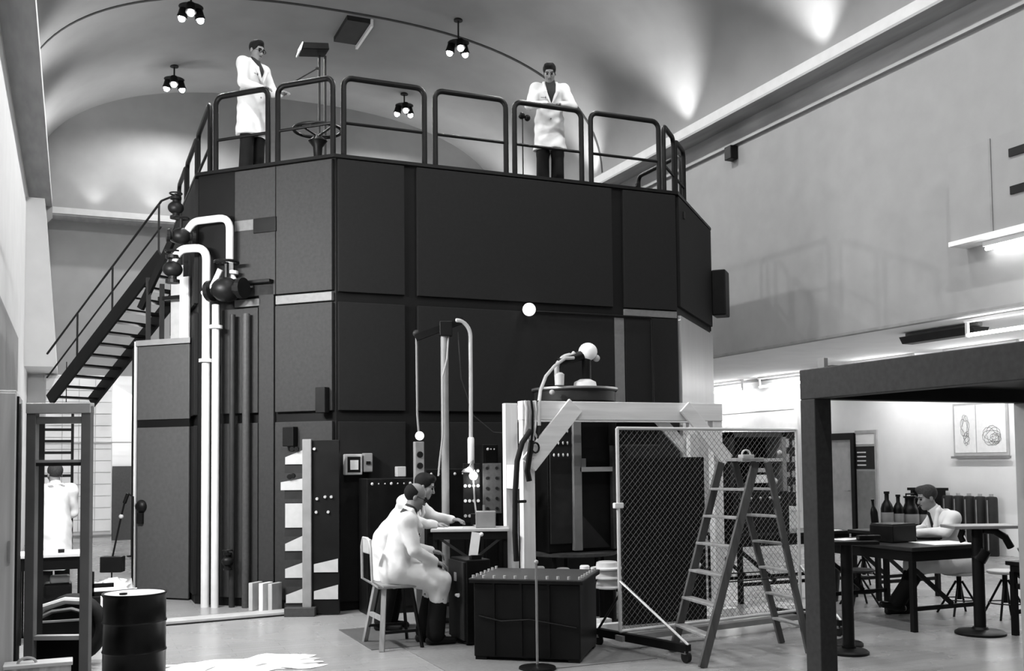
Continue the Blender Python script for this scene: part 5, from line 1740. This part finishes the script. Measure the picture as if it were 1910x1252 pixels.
for i, dx in enumerate((0, .10, .19)):
    p = Vector((1.97 + dx, 12.20 - dx, 0))
    tag(MB().cbox((p.x, p.y, .16), (.055, .20, .32), -PI / 4).build('concrete_brick', M_LGREY if i != 1 else M_PAPER, bevel=.005),
        ('grey upright brick nearest the dark pipes', 'white upright brick between two others at the reactor foot', 'pale upright brick nearest the paper rack')[i], 'brick', group='upright bricks at the reactor foot')

# ================================================================== RIGHT: steel platform, tables, stools
t = thing('steel_platform', 'grey steel platform frame with dark deck on square posts', 'platform', (4.3, 5.2, 0))
MB().box(4.26, 4.39, 5.10, 5.24, 0, 2.07).build('post', M_STEEL, t, bevel=.006)
MB().box(4.26, 4.36, .4, 5.24, 2.07, 2.26).build('beam', M_STEEL, t, bevel=.006)
MB().box(4.36, 8.4, 5.14, 5.24, 2.07, 2.26).build('beam', M_BLACK, t, bevel=.006)
MB().box(4.36, 8.4, .4, 5.14, 2.16, 2.24).build('deck_plate', M_BLACK, t)
MB().box(6.13, 6.23, 5.13, 5.23, 0, 2.07).build('post', M_LGREY, t, bevel=.006)
MB().box(4.22, 4.43, 5.06, 5.28, 0, .015).build('post_foot', M_STEEL, t)
MB().box(8.3, 8.4, .4, .5, 0, 2.16).build('post', M_STEEL, t)
MB().box(4.26, 4.36, .4, .5, 0, 2.07).build('post', M_STEEL, t)
MB().cbox((4.50, 5.18, 2.275), (.12, .08, .03)).build('bracket', M_GREY, t)
MB().cbox((4.40, 5.18, 2.30), (.03, .06, .07)).build('stub', M_LGREY, t)


def table(name, label, x0, x1, y0, y1, h, m_top, m_leg, cat='table', lw=.05, th=.04, apron=.10, xb=True):
    t = thing(name, label, cat, ((x0 + x1) / 2, (y0 + y1) / 2, 0))
    MB().box(x0, x1, y0, y1, h - th, h).build('table_top', m_top, t, bevel=.006)
    MB().box(x0 + .03, x1 - .03, y0 + .03, y1 - .03, h - th - apron, h - th).build('apron', m_leg, t)
    for x in (x0 + .05, x1 - .05):
        for y in (y0 + .05, y1 - .05):
            MB().box(x - lw / 2, x + lw / 2, y - lw / 2, y + lw / 2, 0, h - th - apron).build('leg', m_leg, t)
    if xb:
        for y in (y0 + .05, y1 - .05):
            MB().bar((x0 + .05, y, .22), (x1 - .05, y, .22), .03, .04).build('stretcher', m_leg, t)
            MB().bar((x0 + .05, y, .62), (x0 + .55, y, .24), .03, .04).build('brace', m_leg, t)
    return t


table('work_table', 'dark work table with papers where the man with the tie sits', 7.46, 8.40, 7.58, 8.92, .82, M_DARK, M_BLACK)
TT = .82
def sheet_on(x, y, wx, wy, rz, label, z=TT, m=M_PAPER, h=.004, name='paper_sheet'):
    tag(MB().cbox((x, y, z + h / 2 + .0005), (wx, wy, h), rz).build(name, m), label, 'paper')
sheet_on(8.15, 8.45, .40, .34, .2, 'large white paper sheet under the hands of the man with the tie')
sheet_on(8.12, 7.84, .48, .42, -.15, 'large white plan sheet on the near corner of the work table')
sheet_on(7.72, 8.62, .25, .20, .3, 'small white paper at the far corner of the work table')
t = thing('instrument_case', 'black instrument case standing on the work table', 'case', (7.84, 8.22, TT))
MB().cbox((7.84, 8.22, TT + .09), (.36, .30, .18), .1).build('case', M_BLACK, t, bevel=.012)
MB().cbox((7.84, 8.22, TT + .185), (.34, .28, .012), .1).build('lid', M_DARK, t)
tag(MB().tube([(8.10, 8.15, TT + .03), (8.36, 8.08, TT + .025)], .016, 8).build('dark_ruler', M_BLACK), 'dark rod lying across the papers on the work table', 'rod')

# bench with bottles behind the man
table('bottle_bench', 'plain dark bench carrying a row of dark bottles', 8.72, 9.75, 9.40, 9.90, .82, M_DARK, M_BLACK)
def bottle(x, y, z, r, h, label, tilt=0., m=M_BLACKGLOSS, lab=True, neck=.35, handle=False):
    t = thing('bottle', label, 'bottle', (x, y, z), group='dark bottles on the bench')
    ax = (math.sin(tilt), 0, math.cos(tilt))
    MB().lathe([(r * .95, 0), (r, .01), (r, h * .55), (r * .8, h * .66), (r * neck, h * .78), (r * neck, h * .93), (r * neck * 1.3, h * .94), (r * neck * 1.3, h)], (x, y, z), 18, ax).build('glass', m, t, smooth=True)
    if lab:
        MB().lathe([(r + .001, h * .15), (r + .002, h * .16), (r + .002, h * .44), (r + .001, h * .45)], (x, y, z), 18, ax).build('paper_label', M_GREY, t, smooth=True)
    if handle:
        MB().tube([(x - r * .6, y, z + h * .95), (x - r * .6, y, z + h * 1.06), (x + r * .6, y, z + h * 1.06), (x + r * .6, y, z + h * .95)], .012, 6).build('handle', M_BLACK, t)
bottle(8.98, 9.70, .82, .045, .37, 'slim dark bottle leaning beside its neighbours', -.10, lab=False)
bottle(9.13, 9.66, .82, .075, .46, 'tall dark bottle next to the leaning one')
bottle(9.27, 9.62, .82, .065, .42, 'dark bottle with a pale label')
bottle(9.44, 9.60, .82, .10, .40, 'stout dark flask with a wire handle', handle=True, neck=.6)
bottle(9.655, 9.60, .82, .085, .38, 'broad dark bottle beside the man with the tie')
for i in range(5):
    t = thing('gas_canister', 'dark upright canister at the recess wall, ' + ('nearest the wall conduit', 'second from the wall conduit', 'in the middle of five', 'second from the black shelf', 'next to the black shelf')[i], 'canister', (14.35, 12.75 + i * .235, 0), group='canisters at the recess wall')
    c = (14.35, 12.75 + i * .235, 0)
    MB().lathe([(.095, 0), (.10, .01), (.10, .97), (.085, 1.0), (.03, 1.01)], c, 18).build('cylinder', M_DARK, t, smooth=True, angle=50)
    MB().box(14.248, 14.255, c[1] - .012, c[1] + .012, .1, .95).build('seam', M_GREY, t)
    MB().lathe([(.035, 1.0), (.035, 1.05)], c, 10).build('cap', M_LGREY, t)
tag(MB().box(14.2, 14.55, 13.86, 14.5, 1.08, 1.13).box(14.25, 14.5, 13.88, 13.93, 0, 1.08).box(14.25, 14.5, 14.42, 14.47, 0, 1.08).build('wall_shelf', M_BLACK), 'black shelf on legs at the recess wall beside the canisters', 'shelf')

def stool(x, y, label, h=.46, m=M_LGREY):
    t = thing('lab_stool', label, 'stool', (x, y, 0), group='revolving lab stools')
    MB().lathe([(.16, h - .035), (.175, h - .025), (.175, h - .008), (.165, h), (.02, h)], (x, y, 0), 26).build('seat', m, t, smooth=True, angle=40)
    MB().tube([(x, y, .16), (x, y, h - .03)], .026, 10).build('screw_column', M_BLACK, t)
    for k in range(4):
        a = k * PI / 2 + .5
        MB().tube([(x + .03 * math.cos(a), y + .03 * math.sin(a), h - .10), (x + .235 * math.cos(a), y + .235 * math.sin(a), 0)], .012, 8).build('leg', M_BLACK, t)
    MB().tube(arc((x, y, .16), (.165, 0, 0), (0, .165, 0), 0, 2 * PI, 24)[:-1], .007, 6, closed=True).build('foot_ring', M_DARK, t)
    return t
stool(8.80, 8.28, 'revolving stool that the man with the tie sits on', .455)
stool(9.00, 7.86, 'revolving stool with a pale seat partly under the dark desk', .50)
stool(9.55, 10.55, 'revolving stool behind the bottle bench', .46)

# pedestal with a flat tray
def pedestal(name, x, y, h, top, label, base=.20, r=.05, mtop=M_DARK, ring=True, cat='pedestal', group=None):
    t = thing(name, label, cat, (x, y, 0), group=group)
    MB().lathe([(base, 0), (base, .02), (base * .9, .035), (base * .35, .05), (r * 1.2, .07)], (x, y, 0), 30).build('base', M_BLACK, t, smooth=True, angle=30)
    MB().tube([(x, y, .05), (x, y, h - .03)], r, 14).build('column', M_BLACK, t, smooth=True)
    if top:
        MB().cbox((x, y, h - .015), (top[0], top[1], .03), top[2]).build('tray', mtop, t, bevel=.005)
    return t
p = pedestal('tray_pedestal', 7.98, 7.27, 1.04, None, 'heavy black pedestal with a flat pale tray and curved bracket', .23, .055)
MB().cbox((8.02, 7.25, 1.025), (.66, .34, .03), -.41).build('tray', M_GREY, p, bevel=.005)
MB().tube([(8.02, 7.24, .99), (8.12, 7.20, .98), (8.22, 7.16, .92), (8.27, 7.14, .82)], .035, 10).build('curved_bracket', M_BLACK, p, smooth=True)
MB().tube([(7.86, 7.33, .99), (7.84, 7.34, .93), (7.86, 7.33, .88)], .03, 8).build('curved_bracket', M_BLACK, p, smooth=True)
MB().tube([(8.03, 7.24, .80), (7.98, 7.27, .70)], .07, 10).build('sleeve', M_BLACK, p, smooth=True)

table('dark_desk', 'dark desk with a hanging shelf beside the tray pedestal', 8.16, 9.4, 6.35, 7.12, .70, M_BLACK, M_BLACK, 'desk', apron=.06)
t = thing('wire_basket', 'round pale wire basket on the dark desk', 'basket', (8.42, 6.95, .70))
MB().lathe([(.10, .0), (.15, .02), (.19, .11), (.18, .11), (.14, .03), (.02, .015)], (8.42, 6.95, .70), 24).build('bowl', M_GREY, t, smooth=True)
MB().tube(arc((8.42, 6.95, .815), (.185, 0, 0), (0, .185, 0), 0, 2 * PI, 24)[:-1], .008, 6, closed=True).build('rim', M_LGREY, t, smooth=True)
t = thing('roll_tube', 'white rolled tube lying on a board below the dark desk', 'tube', (8.3, 6.85, .50))
MB().tube([(8.22, 7.02, .515), (8.75, 6.62, .515)], .024, 12).build('roll', M_WHITE, t, smooth=True)
MB().tube([(8.36, 6.914, .515), (8.38, 6.90, .515)], .027, 12).build('band', M_GREY, t)
tag(MB().box(8.22, 9.32, 6.42, 7.06, .42, .47).build('hanging_board', M_BLACK), 'black board slung below the dark desk', 'board') if False else None
MB().box(8.20, 9.36, 6.40, 7.08, .44, .49).build('lower_shelf', M_BLACK, bpy.data.objects['dark_desk'])
tag(MB().lathe([(.05, 0), (.055, .02), (.05, .20), (.03, .22)], (8.62, 6.72, .70), 16).build('black_jar', M_BLACK, smooth=True), 'black jar on the dark desk behind the wire basket', 'jar')

# two thin pedestals beside the platform post
p = pedestal('round_stand', 6.20, 7.06, .98, (.46, .36, -.41), 'black round-footed stand with a dark tray beside the steel post', .17, .05, M_BLACK, cat='stand', group='round-footed stands')
pedestal('round_stand', 6.44, 7.38, 1.0, None, 'thin black round-footed pole stand behind the tray stand', .16, .022, cat='stand', group='round-footed stands')
sheet_on(6.22, 7.10, .22, .16, .2, 'white paper on the dark tray stand beside the steel post', .98)
tag(MB().cbox((6.38, 6.98, 1.0), (.20, .07, .04), -.3).build('black_tool', M_BLACK, bevel=.008), 'black flat tool on the edge of the dark tray stand', 'tool')

# desk with instruments behind the ladder
table('instrument_desk', 'dark desk with braces behind the stepladder', 7.15, 8.85, 9.95, 10.65, .80, M_BLACK, M_BLACK, 'desk')
t = thing('instrument_rack', 'black instrument rack with white dials on the dark desk', 'rack', (7.72, 10.35, .80))
MB().box(7.22, 8.05, 10.15, 10.55, .80, 1.30).build('lower_case', M_BLACK, t, bevel=.01)
MB().box(7.22, 7.28, 10.18, 10.55, 1.30, 2.02).build('upright', M_DARK, t)
MB().box(7.99, 8.05, 10.18, 10.55, 1.30, 2.02).build('upright', M_GREY, t)
MB().box(7.22, 8.05, 10.18, 10.55, 1.96, 2.02).build('top', M_STEEL, t)
MB().box(7.28, 7.99, 10.50, 10.55, 1.30, 1.96).build('back', M_BLACK, t)
MB().box(7.28, 7.99, 10.18, 10.50, 1.66, 1.70).build('shelf', M_LGREY, t)
MB().box(7.55, 7.75, 10.16, 10.3, 1.40, 1.50).build('white_meter', M_WHITE, t, bevel=.006)
MB().box(7.58, 7.72, 10.16, 10.3, 1.53, 1.58).build('white_meter', M_LGREY, t, bevel=.006)
MB().ball((7.83, 10.15, 1.42), .045, 8).build('lamp_knob', M_LGREY, t, smooth=True)
MB().ball((7.93, 10.16, 1.77), .03, 8).build('lamp_knob', M_PIPE, t, smooth=True)
for k in range(5):
    MB().ball((7.34 + k * .14, 10.145, 1.22), .018, 6).build('dial', M_LGREY, t)
t = thing('telephone', 'black desk telephone on the instrument desk', 'telephone', (8.42, 10.1, .80))
MB().ext([(8.30, 10.05, .80), (8.54, 10.05, .80), (8.50, 10.05, .90), (8.34, 10.05, .90)], (0, .16, 0)).build('base', M_BLACK, t, bevel=.01)
MB().tube([(8.28, 10.13, .94), (8.34, 10.13, .965), (8.50, 10.13, .965), (8.56, 10.13, .94)], [.03, .018, .018, .03], 10).build('handset', M_BLACK, t, smooth=True)
sheet_on(8.62, 10.12, .20, .25, .1, 'white paper at the end of the instrument desk', .80)
t = thing('waste_bin', 'dark waste bin under the instrument desk', 'bin', (8.25, 9.75, 0))
MB().lathe([(.13, 0), (.17, .40), (.175, .41), (.16, .41), (.12, .03)], (8.25, 9.75, 0), 22).build('bin_body', M_BLACK, t, smooth=True, angle=50)
MB().ball((8.25, 9.75, .40), .09, 8, (1, 1, .6)).build('crumpled_paper', M_LGREY, t)
stool(8.3, 9.25, 'revolving stool with crossed braces beside the waste bin', .42, M_DARK)
tag(MB().tube([(6.9, 9.1, .02), (7.1, 8.85, .02), (7.4, 8.75, .02), (7.6, 8.95, .02), (7.45, 9.2, .02)], .013, 6).build('floor_cable', M_BLACK, smooth=True), 'black cable lying on the floor below the instrument desk', 'cable')
